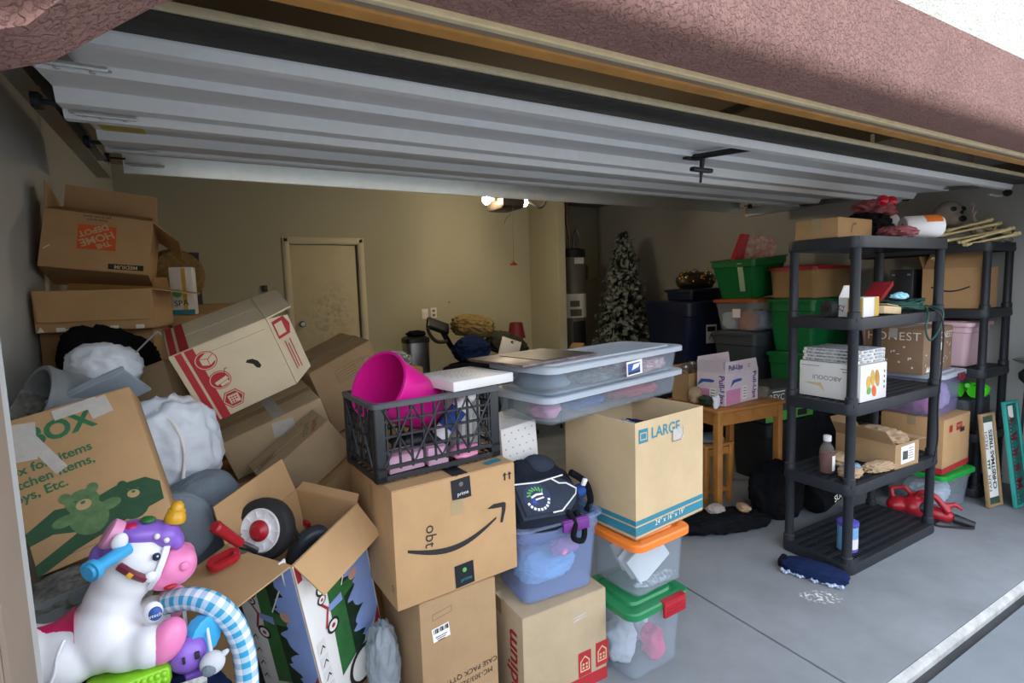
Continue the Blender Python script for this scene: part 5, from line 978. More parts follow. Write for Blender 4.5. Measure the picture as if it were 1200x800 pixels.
for x in (-.035, .055):
    bm = BM(); ball(bm, (x, -.06, .095), .033); obj('eye', bm, mat('eye_red', '#c0102c', rough=.1), mk)
tag(blob('foam_head', (.13, .12, .11), 'cloth_white', loc=(3.655, 1.735, zt+.080), seed=104, amp=.04), 'smooth white foam ball behind the red-eyed mask', 'ball')
j = thing('plastic_jar', 'white plastic jar with orange wrapper lying on the top shelf', 'jar', (3.575, 1.52, zt+.068), (0, 0, -38)); mt = T((0, 0, 0), (0, 90, 0))
bm = BM(); lathe(bm, [(.03, -.095), (.058, -.095), (.066, -.08), (.066, .08), (.058, .10), (.04, .11)], 28, mt); obj('body', bm, 'plastic_white', j); bm = BM(); lathe(bm, [(.034, -.098), (.034, -.094), (.05, -.094), (.05, -.0965)], 28, mt, True, False); obj('base_ring', bm, 'white_card', j)
bm = BM(); n_ = 14; rows = [[(x, .0672*math.cos(R(20+140*i/n_)), .0672*math.sin(R(20+140*i/n_))) for i in range(n_+1)] for x in (.0, .085)]; loft(bm, rows, False, False, close=False); obj('wrapper', bm, 'plastic_orange', j); obj('tag', box(BM(), (-.098, -.01, .015), (.002, .02, .014), (0, 0, 0)), 'ink_red', j)
tag(obj('poster_tube', cyl(BM(), (3.60, 1.64, zt+.045), (3.735, 1.78, zt+.045), .042, seg=20), 'white_card'), 'short white tube lying behind the orange-wrapped jar', 'tube')
# --- tier with toys and cables
z = NT[3]+.002
D = (.17, .12, .13); o = thing('toy_box', 'open yellow and white printed toy carton on the second shelf down', 'box', (2.955, 1.52, z), (0, 0, 4)); obj('body', box(BM(), (0, 0, .05), (.17, .12, .10), bev=.002), 'white_card', o); obj('flap', box(BM(), (-.01, .055, .13), (.12, .003, .07), (20, 0, 0)), 'white_card', o)
on_face(o, (.17, .12, .10), 'L', frect(.07, .096), 'ink_gold', 'yellow_panel', (.02, 0), 0); on_face(o, (.17, .12, .10), 'F', frect(.05, .096), 'ink_gold', 'yellow_panel', (.058, 0), 0); on_face(o, (.17, .12, .10), 'L', fdisc(.02, 14), 'ink', 'print_mark', (.015, 0), 0, lift=.002); ftext(o, (.17, .12, .10), 'L', '22', .04, 'strap_maroon', (-.045, -.005), 80)
w_ = thing('toy_tyre_roll', 'small black ribbed toy wheel beside the yellow toy carton', 'toy wheel', (2.825, 1.60, z+.045)); bm = BM(); mt = T((0, 0, 0), (90, 0, 75)); lathe(bm, [(.015, -.02), (.04, -.02), (.045, -.012), (.045, .012), (.04, .02), (.015, .02)], 24, mt); obj('tyre', bm, 'rubber', w_); bm = BM(); lathe(bm, [(.015, -.022), (.015, .022)], 16, mt); obj('hub', bm, 'metal_dark', w_)
o = thing('red_tray', 'long dark red plastic board leaning on the second shelf down', 'board', (3.50, 1.715, z+.036), (0, -24, 10)); obj('board', box(BM(), (0, 0, .05), (.40, .10, .026), bev=.006), 'plastic_red', o); obj('edge_strip', box(BM(), (0, -.052, .05), (.40, .006, .030), bev=.002), 'ink_red', o)
o = thing('paper_bag', 'folded tan paper bag under the green cable coil', 'paper bag', (3.195, 1.55, z), (0, 0, 6)); obj('bag', box(BM(), (0, 0, .022), (.24, .16, .044), (0, 4, 0), bev=.01), 'kraft_pale', o); obj('fold', box(BM(), (.02, 0, .049), (.16, .14, .004), (0, 6, 0)), 'kraft_pale', o)
cb = []; 
for i in range(150):
    a = i*.34; k = i/150; cb.append((3.50+(.15+.02*math.sin(i*1.3))*math.cos(a), 1.56+(.075+.015*math.cos(i*.9))*math.sin(a), z+.012+.05*k+.008*math.sin(i*.7)))
tag(obj('extension_cable', tube(BM(), cb, .0055, 6), 'cable_green'), 'dark green cable coiled on the second shelf down', 'cable')
hang = [(3.62, 1.50, z+.03), (3.64, 1.42, z-.0), (3.60, 1.415, z-.10), (3.50, 1.415, z-.16), (3.44, 1.415, z-.10), (3.46, 1.415, z-.02), (3.52, 1.45, z+.02)]
tag(obj('cable_loop', tube(BM(), smoothpts(hang), .0055, 6), 'cable_green'), 'green cable loop dangling below the second shelf', 'cable')
drop = [(3.60, 1.47, z+.02), (3.62, 1.410, z-.05), (3.625, 1.405, z-.30), (3.60, 1.405, z-.55), (3.62, 1.407, z-.75), (3.585, 1.407, z-.88)]
tag(obj('power_cord', tube(BM(), smoothpts(drop), .005, 6), 'cable_black'), 'thin black cord hanging down the front of the open-floor rack', 'cord')
tag(blob('blue_cloth', (.12, .07, .04), 'cloth_aqua', loc=(3.44, 1.55, z+.07), seed=107, amp=.3), 'scrap of pale blue cloth on the green cable', 'cloth')
# --- tier with white cartons
z = NT[2]+.002
D = (.255, .325, .190); o = carton('white_box', 'white carton with coloured crayon picture on the middle shelf', (2.988, 1.612, z), (0, 0, 0), D, 'white_card', tape=None)
for k, (x, y, h, m_) in enumerate(((-.055, .005, .055, 'ink_gold'), (-.015, .025, .07, 'ink_gold'), (.03, .02, .075, 'wood_orange'), (.0, -.045, .05, 'ink_orange'), (-.05, -.04, .03, 'ink_greenlite'))): on_face(o, D, 'F', fdisc(.020, 16, h*.62), m_, 'food_picture', (x, y), 6*k, lift=.0016+k*.0002)
for k in range(4): on_face(o, D, 'F', frect(.010, .012), 'ink', 'print_mark', (.10, .05-k*.028), 0)
ftext(o, D, 'L', 'ABCOOUI', .034, 'ink_grey', (-.01, .015), 180); on_face(o, D, 'L', frect(.08, .004), 'ink_grey', 'print_line', (.10, .07), 0); on_face(o, D, 'L', frect(.06, .004), 'ink_grey', 'print_line', (.10, .055), 0); on_face(o, D, 'L', frect(.10, .003), 'ink_grey', 'print_line', (-.10, .075), 0)
on_face(o, D, 'L', flat([(-.09, -.02), (.01, -.015), (.03, -.06), (-.0, -.035)]), 'kraft_pale', 'torn_patch', (-.05, .0), 0)
for k in range(4):
    q = thing('printed_slab', ('lowest thin black and white printed box on the white carton', 'second thin printed box up from the white carton', 'third thin printed box up from the white carton', 'topmost thin black and white printed box of the stack')[k], 'box', (2.988+.006*(k % 2), 1.61, z+.197+k*.0175), (0, 0, (-2, 3, -1, 2)[k]), 'thin printed boxes on the white carton'); obj('body', box(BM(), (0, 0, .008), (.245, .30, .016), bev=.002), 'white_card', q); obj('print_band', box(BM(), (0, 0, .0165), (.235, .29, .001)), 'page_mix', q)
    for s in (-1, 1): obj('side_print', box(BM(), (s*.06, -.1505, .008), (.10, .0015, .010)), 'page_mix', q)
    obj('side_print', box(BM(), (-.123, 0, .008), (.0015, .26, .010)), 'page_mix', q)
rb = thing('round_tin', 'tall black round box standing behind the white carton', 'tin', (3.265, 1.66, z)); bm = BM(); box(bm, (0, 0, .125), (.16, .17, .25), bev=.055, seg=5); obj('body', bm, mat('tin_black', '#17171a', rough=.35, color2='#3a2a20', vscale=30), rb); obj('label', box(BM(), (.0, -.0862, .17), (.05, .002, .03)), 'ink_red', rb); obj('lid_rim', box(BM(), (0, 0, .235), (.13, .14, .012), bev=.004), 'metal_dark', rb)
# --- tier with open carton, bottle, paper
z = NT[1]+.002
D = (.235, .33, .140); o = carton('cardboard_box', 'open grey-brown carton with shipping label on the shelf with the bottle', (3.345, 1.60, z), (0, 0, -3), D, 'kraft_in', opened=True, flaps=[('L', 40, .11), ('R', 95, .10), ('B', 30, .10)])
on_face(o, D, 'F', frect(.135, .10), 'white_paper', 'shipping_label', (.005, .005), 2)
for k in range(5): on_face(o, D, 'F', frect(.05-.006*(k % 3), .004), 'ink_grey', 'label_print', (.035, .035-k*.014), 2, lift=.002)
for k in range(9): on_face(o, D, 'F', frect(.003+.002*(k % 2), .05), 'ink', 'barcode', (-.045+k*.006, .0), 2, lift=.002)
tag(blob('packing_paper', (.19, .26, .11), 'paper_brown', loc=(3.35, 1.60, z+.07), seed=111, amp=.35, ridged=True, freq=2.6), 'crumpled brown paper spilling from the open carton on the rack', 'packing paper')
bt = thing('syrup_bottle', 'clear bottle half full of dark red syrup with white cap', 'bottle', (2.905, 1.635, z)); bm = BM(); lathe(bm, [(.036, 0), (.039, .006), (.039, .115), (.030, .145), (.018, .165), (.016, .178)], 24); obj('bottle', bm, 'glass', bt); bm = BM(); lathe(bm, [(.034, .004), (.036, .008), (.036, .112)], 24); obj('syrup', bm, 'amber', bt); bm = BM(); lathe(bm, [(.019, .176), (.020, .178), (.020, .205), (.016, .208)], 20); obj('cap', bm, 'plastic_white', bt)
bm = BM(); rows = [[(.0395*math.cos(R(a)), .0395*math.sin(R(a)), zz) for a in range(-110, 11, 12)] for zz in (.015, .10)]; loft(bm, rows, False, False, close=False); obj('label', bm, 'white_paper', bt)
for k, (x, y, d, rz) in enumerate(((2.935, 1.525, (.14, .09, .055), 12), (3.155, 1.488, (.22, .07, .045), -8), (3.075, 1.675, (.17, .13, .06), 8))): tag(blob('crumpled_paper', d, 'paper_brown', loc=(x, y, z), rot=(0, 0, rz), seed=115+k, amp=.4, ridged=True, freq=3), ('crumpled brown paper beside the syrup bottle', 'long twist of brown paper hanging over the rack edge', 'brown paper wad behind the syrup bottle')[k], 'packing paper')
tag(blob('patterned_cloth', (.10, .06, .025), mat('cloth_pattern', '#8fb2d0', color2='#33506a', rough=.9, vscale=60), loc=(2.945, 1.522, z+.046), rot=(0, 0, -12), seed=119, amp=.3), 'blue patterned cloth scrap on the brown paper', 'cloth')
# --- bottom tier
z = NT[0]+.002; cn = thing('formula_can', 'blue and white powder tin with purple lid on the bottom shelf', 'tin can', (2.965, 1.545, z)); bm = BM(); lathe(bm, [(.048, 0), (.050, .004), (.050, .145)], 28); obj('body', bm, mat('tin_blue', '#4a7fb8', rough=.35, color2='#7fb4d8', vscale=9), cn); bm = BM(); lathe(bm, [(.0515, .140), (.053, .142), (.053, .160), (.046, .163)], 28); obj('lid', bm, mat('lid_violet', '#5a55b0', rough=.4), cn)
bm = BM(); rows = [[(.0505*math.cos(R(a)), .0505*math.sin(R(a)), zz) for a in range(-150, -20, 10)] for zz in (.018, .075)]; loft(bm, rows, False, False, close=False); obj('label', bm, 'white_card', cn); bm = BM(); rows = [[(.0508*math.cos(R(a)), .0508*math.sin(R(a)), zz) for a in range(-150, -20, 10)] for zz in (.004, .018)]; loft(bm, rows, False, False, close=False); obj('label_band', bm, 'lid_violet', cn)
# sock / mop pad on the floor
sk = thing('mop_pad', 'navy knitted pad with pale looped fringe lying by the rack foot', 'mop pad', (2.655, 1.545, .0), (0, 0, -72)); blob('pad', (.30, .13, .075), 'cloth_navy', sk, seed=121, amp=.08, power=3); 
bm = BM()
for k in range(26): ball(bm, (-.14+k*.0112, -.058-.008*math.sin(k), .012+.004*math.cos(k*2)), (.009, .012, .010), seg=8, rings=6)
obj('fringe', bm, mat('fringe', '#5f7fae', color2='#cfd8e4', rough=.95, vscale=90), sk); obj('cuff', box(BM(), (-.155, .01, .032), (.035, .085, .05), bev=.014), 'cloth_black', sk)
# ================================================================== BETWEEN THE RACKS
g = tub('storage_bin', 'clear bin with bright green lid on the floor beside the leaning signs', (4.215, 1.690, 0), -2, (.42, .38, .245), 'clear', lid='plastic_lidgreen2', taper=.88); tag(blob('white_bag', (.28, .22, .16), 'bag_white', loc=(4.215, 1.69, .012), seed=131, amp=.15, ridged=True), 'white bag inside the bright green-lidded bin', 'plastic bag')
D = (.42, .36, .355); o = carton('diaper_box', 'tall brown carton with red band and red logo squares on the green-lidded bin', (4.215, 1.715, .272), (0, 0, 2), D, 'kraft'); on_face(o, D, 'F', frect(.42, .04), 'ink_red', 'red_band', (0, -.157), 0); on_face(o, D, 'L', frect(.36, .04), 'ink_red', 'red_band', (0, -.157), 0)
on_face(o, D, 'F', frect(.05, .045), 'ink_red', 'red_logo', (-.10, .11), 0); on_face(o, D, 'F', frect(.09, .05), 'ink_red', 'red_logo', (.03, .11), 0); ftext(o, D, 'F', 'HOME', .024, 'kraft_pale', (.03, .115), 0, lift=.002); on_face(o, D, 'F', frect(.07, .03), 'ink', 'hand_hole', (.08, .08), 0, lift=.002)
g = tub('storage_bin', 'lilac-tinted clear bin with white lid and maroon latch on the red-banded carton', (4.205, 1.740, .633), 4, (.44, .36, .268), 'clear_lilac', lid='clear_lid', taper=.9); bm = BM(); box(bm, (.06, -.198, .255), (.10, .014, .045), bev=.004); obj('latch', bm, 'strap_maroon', g)
for k, (x, m_, lab) in enumerate(((4.11, 'cloth_pink', 'pink bundle inside the lilac-tinted bin'), (4.30, 'cloth_white', 'white bundle inside the lilac-tinted bin'), (4.205, 'cloth_hot', 'hot pink bundle at the back of the lilac-tinted bin'))): tag(blob('cloth_bundle', (.15, .13, .18) if k < 2 else (.13, .09, .15), m_, loc=(x, 1.69+.125*(k == 2), .645), seed=135+k, amp=.25), lab, 'cloth')
D = (.46, .34, .29); o = carton('cardboard_box', 'brown carton with white capitals and star prints above the lilac-tinted bin', (4.135, 1.80, .923), (0, 0, 3), D, mat('kraft_print', '#8a6f56', rough=.8, var=.1), tape='tape_clear')
ftext(o, D, 'L', 'HONEST', .075, 'ink_white', (.0, .095), 0, space=1.1); ftext(o, D, 'F', 'HONEST', .06, 'ink_white', (.10, .09), 0)
rnd2 = random.Random(3)
for f, W in (('L', .34), ('F', .46)):
    for k in range(16): on_face(o, D, f, frect(.018, .005) if k % 2 else flat([(.010*(1 if q % 2 == 0 else .4)*math.cos(q*math.pi/5), .010*(1 if q % 2 == 0 else .4)*math.sin(q*math.pi/5)) for q in range(10)]), 'ink_white', 'star_print', (rnd2.uniform(-W*.44, W*.44), rnd2.uniform(-.12, .04)), rnd2.uniform(0, 90))
    for k in range(3): on_face(o, D, f, flat([(-.02, 0), (.02, 0), (0, .04)]), 'ink_white', 'tree_print', (-W*.35+k*.03, -.135), 0)
on_face(o, D, 'F', frect(.07, .05), 'white_paper', 'label', (.05, .02), 0, lift=.0024)
# leaf blower
lb = thing('leaf_blower', 'red electric leaf blower lying on the floor behind the open-floor rack', 'leaf blower', (3.875, 1.60, 0), (0, 0, -32)); lb.scale = (.84, .84, .84)
bm = BM(); ball(bm, (.0, .0, .085), (.12, .10, .085), (0, 10, 0)); ball(bm, (-.10, .04, .09), (.10, .07, .06)); ball(bm, (.11, -.08, .06), (.11, .06, .05), (0, 8, -35)); tube(bm, smoothpts([(-.02, 0, .15), (.0, -.04, .21), (.06, -.09, .20), (.10, -.13, .14), (.12, -.16, .10)]), .024, 10); tube(bm, [(-.14, .06, .11), (-.13, .10, .20), (-.06, .06, .22), (-.02, .0, .16)], .02, 10); tube(bm, [(.10, -.13, .14), (.17, -.15, .16), (.20, -.18, .13)], [.022, .02, .012], 10)
obj('housing', fuse(bm, .008, 6), 'plastic_red', lb, smooth=60); bm = BM(); cyl(bm, (.17, -.14, .05), (.26, -.22, .03), .035, .026, 16); obj('nozzle', bm, 'plastic_black', lb); bm = BM(); ball(bm, (.0, -.05, .10), (.06, .06, .05)); obj('motor_vent', bm, 'plastic_black', lb); obj('power_lead', tube(BM(), smoothpts([(.10, -.10, .02), (.02, -.16, .012), (.12, -.20, .012), (.24, -.24, .02)]), .007, 8), 'cable_black', lb)
# ================================================================== FAR RACK CONTENTS
z = FT[4]+.002
bn = [((1102, 276), (1170, 262)), ((1104, 283), (1176, 270)), ((1110, 270), (1160, 258)), ((1126, 284), (1185, 268)), ((1132, 287), (1192, 274))]
for k, (a, b_) in enumerate(bn):
    A, B = atx(*a, 4.47+.012*k), atx(*b_, 4.68-.02*k); d = (B-A).normalized()
    t = thing('plastic_bone', ('cream skeleton bone lowest in the bundle on the right-wall rack', 'long cream skeleton bone beside the lowest one of the bundle', 'short cream skeleton bone lying over the bundle', 'cream skeleton bone reaching towards the grey severed hand', 'outermost cream skeleton bone at the rack edge')[k], 'bone', A, (0, 0, 0), 'skeleton bones on the rack top'); L_ = (B-A)
    obj('shaft', tube(BM(), [Vector((0, 0, 0)), L_*.3, L_*.7, L_], [.012, .008, .008, .013], 10), 'bone', t); bm = BM()
    for e, s in ((Vector((0, 0, 0)), 1), (L_, 1)):
        for o_ in (-1, 1): ball(bm, e+Vector((0, .009*o_, .003)), .0125, seg=10, rings=8)
    obj('knuckle', bm, 'bone', t)
sp_ = atx(1148, 240, 4.72); sk_ = thing('skull_mask', 'grey zombie head with dark eye hollows on the right-wall rack top', 'halloween prop', (4.74, 1.83, z+.128), (-12, 0, -28)); bm = BM(); ball(bm, (0, 0, .10), (.085, .105, .10)); ball(bm, (0, -.06, .045), (.06, .06, .055)); obj('head', fuse(bm, .006, 6), 'skin_grey', sk_, smooth=80)
for s in (-1, 1): obj('eye_hollow', ball(BM(), (s*.034, -.094, .112), (.021, .012, .018)), 'plastic_black', sk_)
obj('mouth_hollow', ball(BM(), (.004, -.112, .034), (.030, .014, .022)), 'plastic_black', sk_); obj('nose_hollow', ball(BM(), (0, -.118, .078), (.010, .010, .014)), 'plastic_black', sk_)
for s in (-1, 1): obj('ear', ball(BM(), (s*.088, .0, .09), (.012, .022, .03)), 'skin_grey', sk_)
tag(blob('gauze_heap', (.32, .36, .14), mat('gauze', '#8f8d86', rough=.95, var=.3, vscale=20), loc=(4.74, 1.88, z), seed=141, amp=.2, ridged=True), 'grey gauze heap under the zombie head', 'gauze')
def claw(name, lab, pos, rz, m_, rx=0, s=1.0):
    h = thing(name, lab, 'halloween prop', pos, (rx, 0, rz)); bm = BM(); ball(bm, (0, 0, 0), (.035*s, .016*s, .045*s)); tube(bm, [(0, 0, -.20*s), (0, 0, -.10*s), (0, 0, -.03*s)], [.026*s, .02*s, .022*s], 10)
    for k in range(5):
        a = R(-50+25*k); L_ = (.055, .085, .09, .085, .065)[k]*s; b0 = Vector((.03*s*math.sin(a), 0, .035*s*math.cos(a))); d = Vector((math.sin(a), -.25, math.cos(a))).normalized(); tube(bm, [b0*.6, b0+d*L_*.5, b0+d*L_+Vector((0, -.015*s, 0))], [.011*s, .009*s, .005*s], 8)
    obj('hand', fuse(bm, .004*s, 3), m_, h, smooth=80); bm = BM(); lathe(bm, [(.024*s, -.205*s), (.03*s, -.20*s), (.028*s, -.17*s)], 14); obj('wrist_stump', bm, 'skin_red', h); return h
claw('zombie_hand', 'severed pinkish hand prop reaching up on the right-wall rack top', (4.66, 1.66, z+.16), 30, 'skin_grey', -24, .95); claw('zombie_hand', 'grey severed hand prop at the end of the skeleton bones', (4.80, 1.60, z+.088), 70, 'bone', -82, .8); claw('skeleton_hand', 'small bony hand hanging under the right-wall rack top', (4.49, 1.80, FT[4]-.10), -70, 'bone', 60, .55)
tag(blob('burlap_scrap', (.18, .12, .045), 'skin_grey', loc=(4.84, 1.575, z), seed=143, amp=.3), 'torn grey cloth at the corner of the right-wall rack top', 'cloth')
z = FT[3]+.002; D = (.30, .34, .285); o = carton('cardboard_box', 'open brown carton with a thin smile arrow on the right-wall rack', (4.732, 1.752, z), (0, 0, 1), D, 'kraft', opened=True, flaps=[('L', -35, .14), ('B', 20, .1)])
pts = [(-.11+.22*i/12, -.02-.03*math.sin(math.pi*i/12)) for i in range(13)]; on_face(o, D, 'L', fline(pts, .010), 'ink', 'smile_arrow', (0, .03), 0)
o = thing('black_case', 'black upright case beside the smile carton on the right-wall rack', 'case', (4.66, 2.06, z), (0, 0, 6)); obj('shell', box(BM(), (0, 0, .145), (.20, .16, .29), bev=.012), 'plastic_black', o); obj('clasp', box(BM(), (-.104, -.05, .25), (.008, .02, .015), bev=.002), 'steel', o); obj('clasp', box(BM(), (-.104, .05, .25), (.008, .02, .015), bev=.002), 'steel', o)
z = FT[2]+.002; tub('storage_bin', 'pale pink plastic tote facing out on the right-wall rack', (4.72, 1.795, z), 0, (.36, .40, .30), 'plastic_pink', taper=.84, lid='plastic_pink'); tub('storage_bin', 'second pale pink tote behind the first on the right-wall rack', (4.72, 2.187, z), 0, (.36, .32, .30), 'plastic_pink', taper=.84)
z = FT[1]+.002; D = (.36, .50, .22); o = carton('cardboard_box', 'dark printed carton under the lime green toys', (4.72, 1.845, z), (0, 0, 0), D, mat('card_dark', '#2c2f33', color2='#4a4d50', rough=.6, vscale=30), tape=None)
for k in range(10): on_face(o, D, 'F' if k < 5 else 'L', frect(.03, .012), 'ink_grey', 'print_mark', (-.12+.06*(k % 5), .03*(k % 3)-.03), 0)
lm = thing('lime_toy', 'lime green plastic toy pipes on the dark printed carton', 'toy', (4.70, 1.76, z+.236)); 
for a, b_, r_ in (((-.10, -.10, .05), (-.10, .16, .05), .05), ((.02, -.16, .04), (.12, -.16, .04), .03), ((-.06, -.16, .04), (.02, -.16, .04), .044), ((-.12, -.14, .09), (.02, -.10, .09), .016)):
    bm = BM(); cyl(bm, a, b_, r_, seg=18); obj('pipe', bm, 'plastic_lime', lm)
bm = BM(); lathe(bm, [(.044, -.02), (.058, -.02), (.058, .02), (.044, .02)], 20, T((.0, -.16, .045), (0, 90, 0))); obj('collar', bm, 'plastic_lime', lm); obj('bracket', box(BM(), (-.06, .02, .075), (.08, .14, .03), bev=.008), 'plastic_lime', lm)
tub('storage_bin', 'dark grey tote on the lowest shelf of the right-wall rack', (4.72, 1.865, FT[0]+.002), 0, (.36, .52, .30), 'plastic_darkgrey', lid='plastic_darkgrey', taper=.86)
# ================================================================== SIGNS
def sign(name, lab, base, rz, lean, W, H, frame, face): 
    t = thing(name, lab, 'sign', base, (lean, 0, rz)); obj('panel', box(BM(), (0, 0, H/2), (W-.02, .008, H-.02)), face, t, smooth=0)
    for s in (-1, 1): obj('frame_rail', box(BM(), (s*(W/2-.008), -.003, H/2), (.016, .022, H), bev=.002), frame, t); obj('frame_rail', box(BM(), (0, -.003, H/2+s*(H/2-.008)), (W-.03, .022, .016), bev=.002), frame, t)
    return t
s1 = sign('christmas_sign', 'upright framed sign reading FARM FRESH CHRISTMAS TREES leaning by the rack', (4.475, 1.405, .004), -8, -7, .155, .62, 'wood_frame', mat('sign_spruce', '#1f3a30', color2='#45604e', rough=.6, vscale=20))
D = (.155, .008, .62); on_face(s1, D, 'F', frect(.105, .50), 'ink_white', 'white_field', (0, 0), 0, lift=.0012)
ftext(s1, D, 'F', 'FARM', .044, 'ink', (-.028, -.155), 90, lift=.002); ftext(s1, D, 'F', 'FRESH', .044, 'ink', (-.028, .13), 90, lift=.002); ftext(s1, D, 'F', 'CHRISTMAS TREES', .054, 'ink', (.022, 0), 90, lift=.002, bold=.0012, space=.88)
for k in (-1, 0, 1): on_face(s1, D, 'F', flat([(-.014, -.012), (.018, 0), (-.014, .012)]), 'ink_green', 'tree_print', (-.028, -.03+k*.022), 180, lift=.002)
s2 = sign('merry_sign', 'teal studded board with red MERRY letters leaning by the right wall', (4.615, 1.310, .004), -6, -8, .17, .70, 'teal_board', mat('sign_mint', '#2f7a70', color2='#1c4a48', rough=.6, vscale=24))
D = (.17, .008, .70)
for k, c in enumerate('MERRY'): ftext(s2, D, 'F', c, .10, 'strap_maroon', (.005, .20-.105*(4-k)+.02 if False else -.20+.105*k), 90, lift=.002, bold=.003)
for k in range(26): on_face(s2, D, 'F', fdisc(.003, 8), 'ink_white', 'stud', (-.062, -.31+k*.025), 0, lift=.016)
on_face(s2, D, 'F', frect(.06, .08), 'ink_white', 'snow_patch', (-.01, .28), 0, lift=.0018)
o = thing('framed_print', 'dark framed picture between the two leaning signs', 'picture', (4.56, 1.425, .004), (-8, 0, -4)); obj('panel', box(BM(), (0, 0, .24), (.12, .01, .48)), 'sign_black', o); obj('snow_print', box(BM(), (.0, -.006, .10), (.08, .002, .12), (0, 10, 0)), 'ink_white', o)
gs = thing('garden_stake', 'dark iron garden stake with a disc and spike behind the signs', 'garden stake', (4.74, 1.38, 0), (0, 5, 0)); obj('pole', cyl(BM(), (0, 0, 0), (0, 0, 1.0), .008, seg=10), 'metal_dark', gs); bm = BM(); lathe(bm, [(.01, .93), (.055, .945), (.085, .96), (.055, .975), (.01, .98)], 24); obj('disc', bm, 'metal', gs); bm = BM(); lathe(bm, [(.014, .98), (.022, 1.02), (.010, 1.10), (.001, 1.22)], 14); obj('spike', bm, 'metal_dark', gs); bm = BM(); lathe(bm, [(.01, .80), (.04, .83), (.045, .87), (.012, .91)], 18); obj('bulb', bm, 'metal_dark', gs)
# ================================================================== TABLE CORNER
tb_ = thing('wooden_table', 'small square pine table carrying the diaper carton', 'table', (3.185, 2.53, 0), (0, 0, -5)); W, Dp, H = .64, .50, .712
obj('table_top', box(BM(), (0, 0, H-.011), (W, Dp, .022), bev=.004), 'pine', tb_)
for sx in (-1, 1):
    for sy in (-1, 1): obj('leg', box(BM(), (sx*(W/2-.035), sy*(Dp/2-.035), (H-.022)/2), (.045, .045, H-.022), bev=.003), 'pine', tb_)
for s in (-1, 1): obj('apron', box(BM(), (0, s*(Dp/2-.03), H-.066), (W-.115, .02, .088)), 'pine', tb_); obj('apron', box(BM(), (s*(W/2-.03), 0, H-.066), (.02, Dp-.115, .088)), 'pine', tb_)
st = thing('wooden_stool', 'low pine stool with round grey cushion under the table', 'stool', (3.02, 2.55, 0), (0, 0, -5))
obj('seat', box(BM(), (0, 0, .425), (.27, .25, .02), bev=.004), 'pine', st); bm = BM(); ball(bm, (0, 0, .452), (.125, .115, .022)); obj('cushion', bm, 'cloth_grey', st)
for sx in (-1, 1):
    for sy in (-1, 1): obj('leg', box(BM(), (sx*.112, sy*.102, .2075), (.032, .032, .415), bev=.002), 'pine', st)
    obj('rail', box(BM(), (sx*.112, 0, .38), (.02, .17, .05)), 'pine', st); obj('rail', box(BM(), (0, sx*.102, .10), (.19, .02, .03)), 'pine', st); obj('rail', box(BM(), (0, sx*.102, .38), (.19, .02, .05)), 'pine', st)
zt = H+.002
D = (.395, .22, .225); o = carton('diaper_carton', 'white and lilac diaper carton with blue fish print, open on the pine table', (3.165, 2.49, zt), (0, 0, 5), D, mat('card_lilac', '#d9cbd2', rough=.6, var=.05), opened=True, flaps=[('F', -6, .075), ('B', 5, .10), ('L', 16, .085)])
for f, W_ in (('F', .395), ('L', .22)):
    on_face(o, D, f, frect(W_*.42, .10), 'ink_pink', 'pink_panel', (-W_*.26, -.055), 0); on_face(o, D, f, flat([(-.07, -.01), (-.02, .02), (.06, .025), (.07, .04), (.03, .045), (-.04, .04)]), 'ink_blue', 'fish_print', (-W_*.18, .02), 0, lift=.0018); on_face(o, D, f, frect(.05, .09), 'ink_white', 'white_panel', (W_*.08, -.04), 0, lift=.0017)
    for k in range(4): on_face(o, D, f, frect(.035, .006), 'ink_grey', 'print_line', (W_*.08, -.01-k*.02), 0, lift=.0022)
    ftext(o, D, f, 'Pull-Ups', .058, mat('ink_purple', '#4a2a80', rough=.6), (W_*.38, .0), -90, lift=.002, bold=.0012)
ftext(o, D, 'F', 'Pull-Ups', .05, 'ink_purple', (-.08, .145), 0, lift=.003, bold=.001); on_face(o, D, 'F', fline([(.012*math.cos(a*.5), .012*math.sin(a*.5)) for a in range(13)], .003), 'ink', 'ring_print', (.08, .145), 0, lift=.003)
p = (2.945, 2.66, zt); o = carton('cardboard_box', 'plain kraft carton with bottles behind the diaper carton', (3.02, 2.70, zt), (0, 0, 8), (.24, .14, .20), 'kraft_dark', opened=True, flaps=[('L', 60, .06), ('B', 10, .05)])
for k, x in enumerate((2.97, 3.04, 3.10)):
    t = thing('glass_jar', ('clear glass jar in the kraft carton corner', 'tall clear glass jar between the other two jars', 'clear glass jar with silver lid on the right of the jars')[k], 'jar', (x, 2.70, zt+.006)); bm = BM(); lathe(bm, [(.026, 0), (.028, .01), (.028, .20+.02*(k == 1)), (.02, .225+.02*(k == 1))], 18); obj('body', bm, 'glass', t); bm = BM(); lathe(bm, [(.022, .224+.02*(k == 1)), (.024, .226+.02*(k == 1)), (.024, .245+.02*(k == 1))], 18); obj('lid', bm, 'silver_foil', t)
tag(blob('foil_bag', (.14, .10, .13), 'silver_foil', loc=(3.235, 2.70, zt), seed=151, amp=.3, ridged=True), 'crumpled silver foil bag behind the diaper carton', 'bag')
tag(blob('paper_bag', (.10, .085, .12), 'paper_brown', loc=(2.925, 2.570, zt), seed=152, amp=.15), 'brown paper bag at the table corner', 'paper bag')
mg = thing('hanging_tag', 'white ear-shaped plush piece at the table edge', 'plush', (2.885, 2.355, zt+.0)); bm = BM(); ball(bm, (0, 0, .045), (.030, .014, .048), (0, 18, 0)); ball(bm, (-.022, 0, .07), (.014, .010, .024), (0, -30, 0)); obj('ear', fuse(bm, .004, 4), 'cloth_white', mg, smooth=80); obj('loop', tube(BM(), smoothpts([(.0, 0, .08), (.03, 0, .11), (.04, 0, .09)]), .003, 6), 'cloth_white', mg)
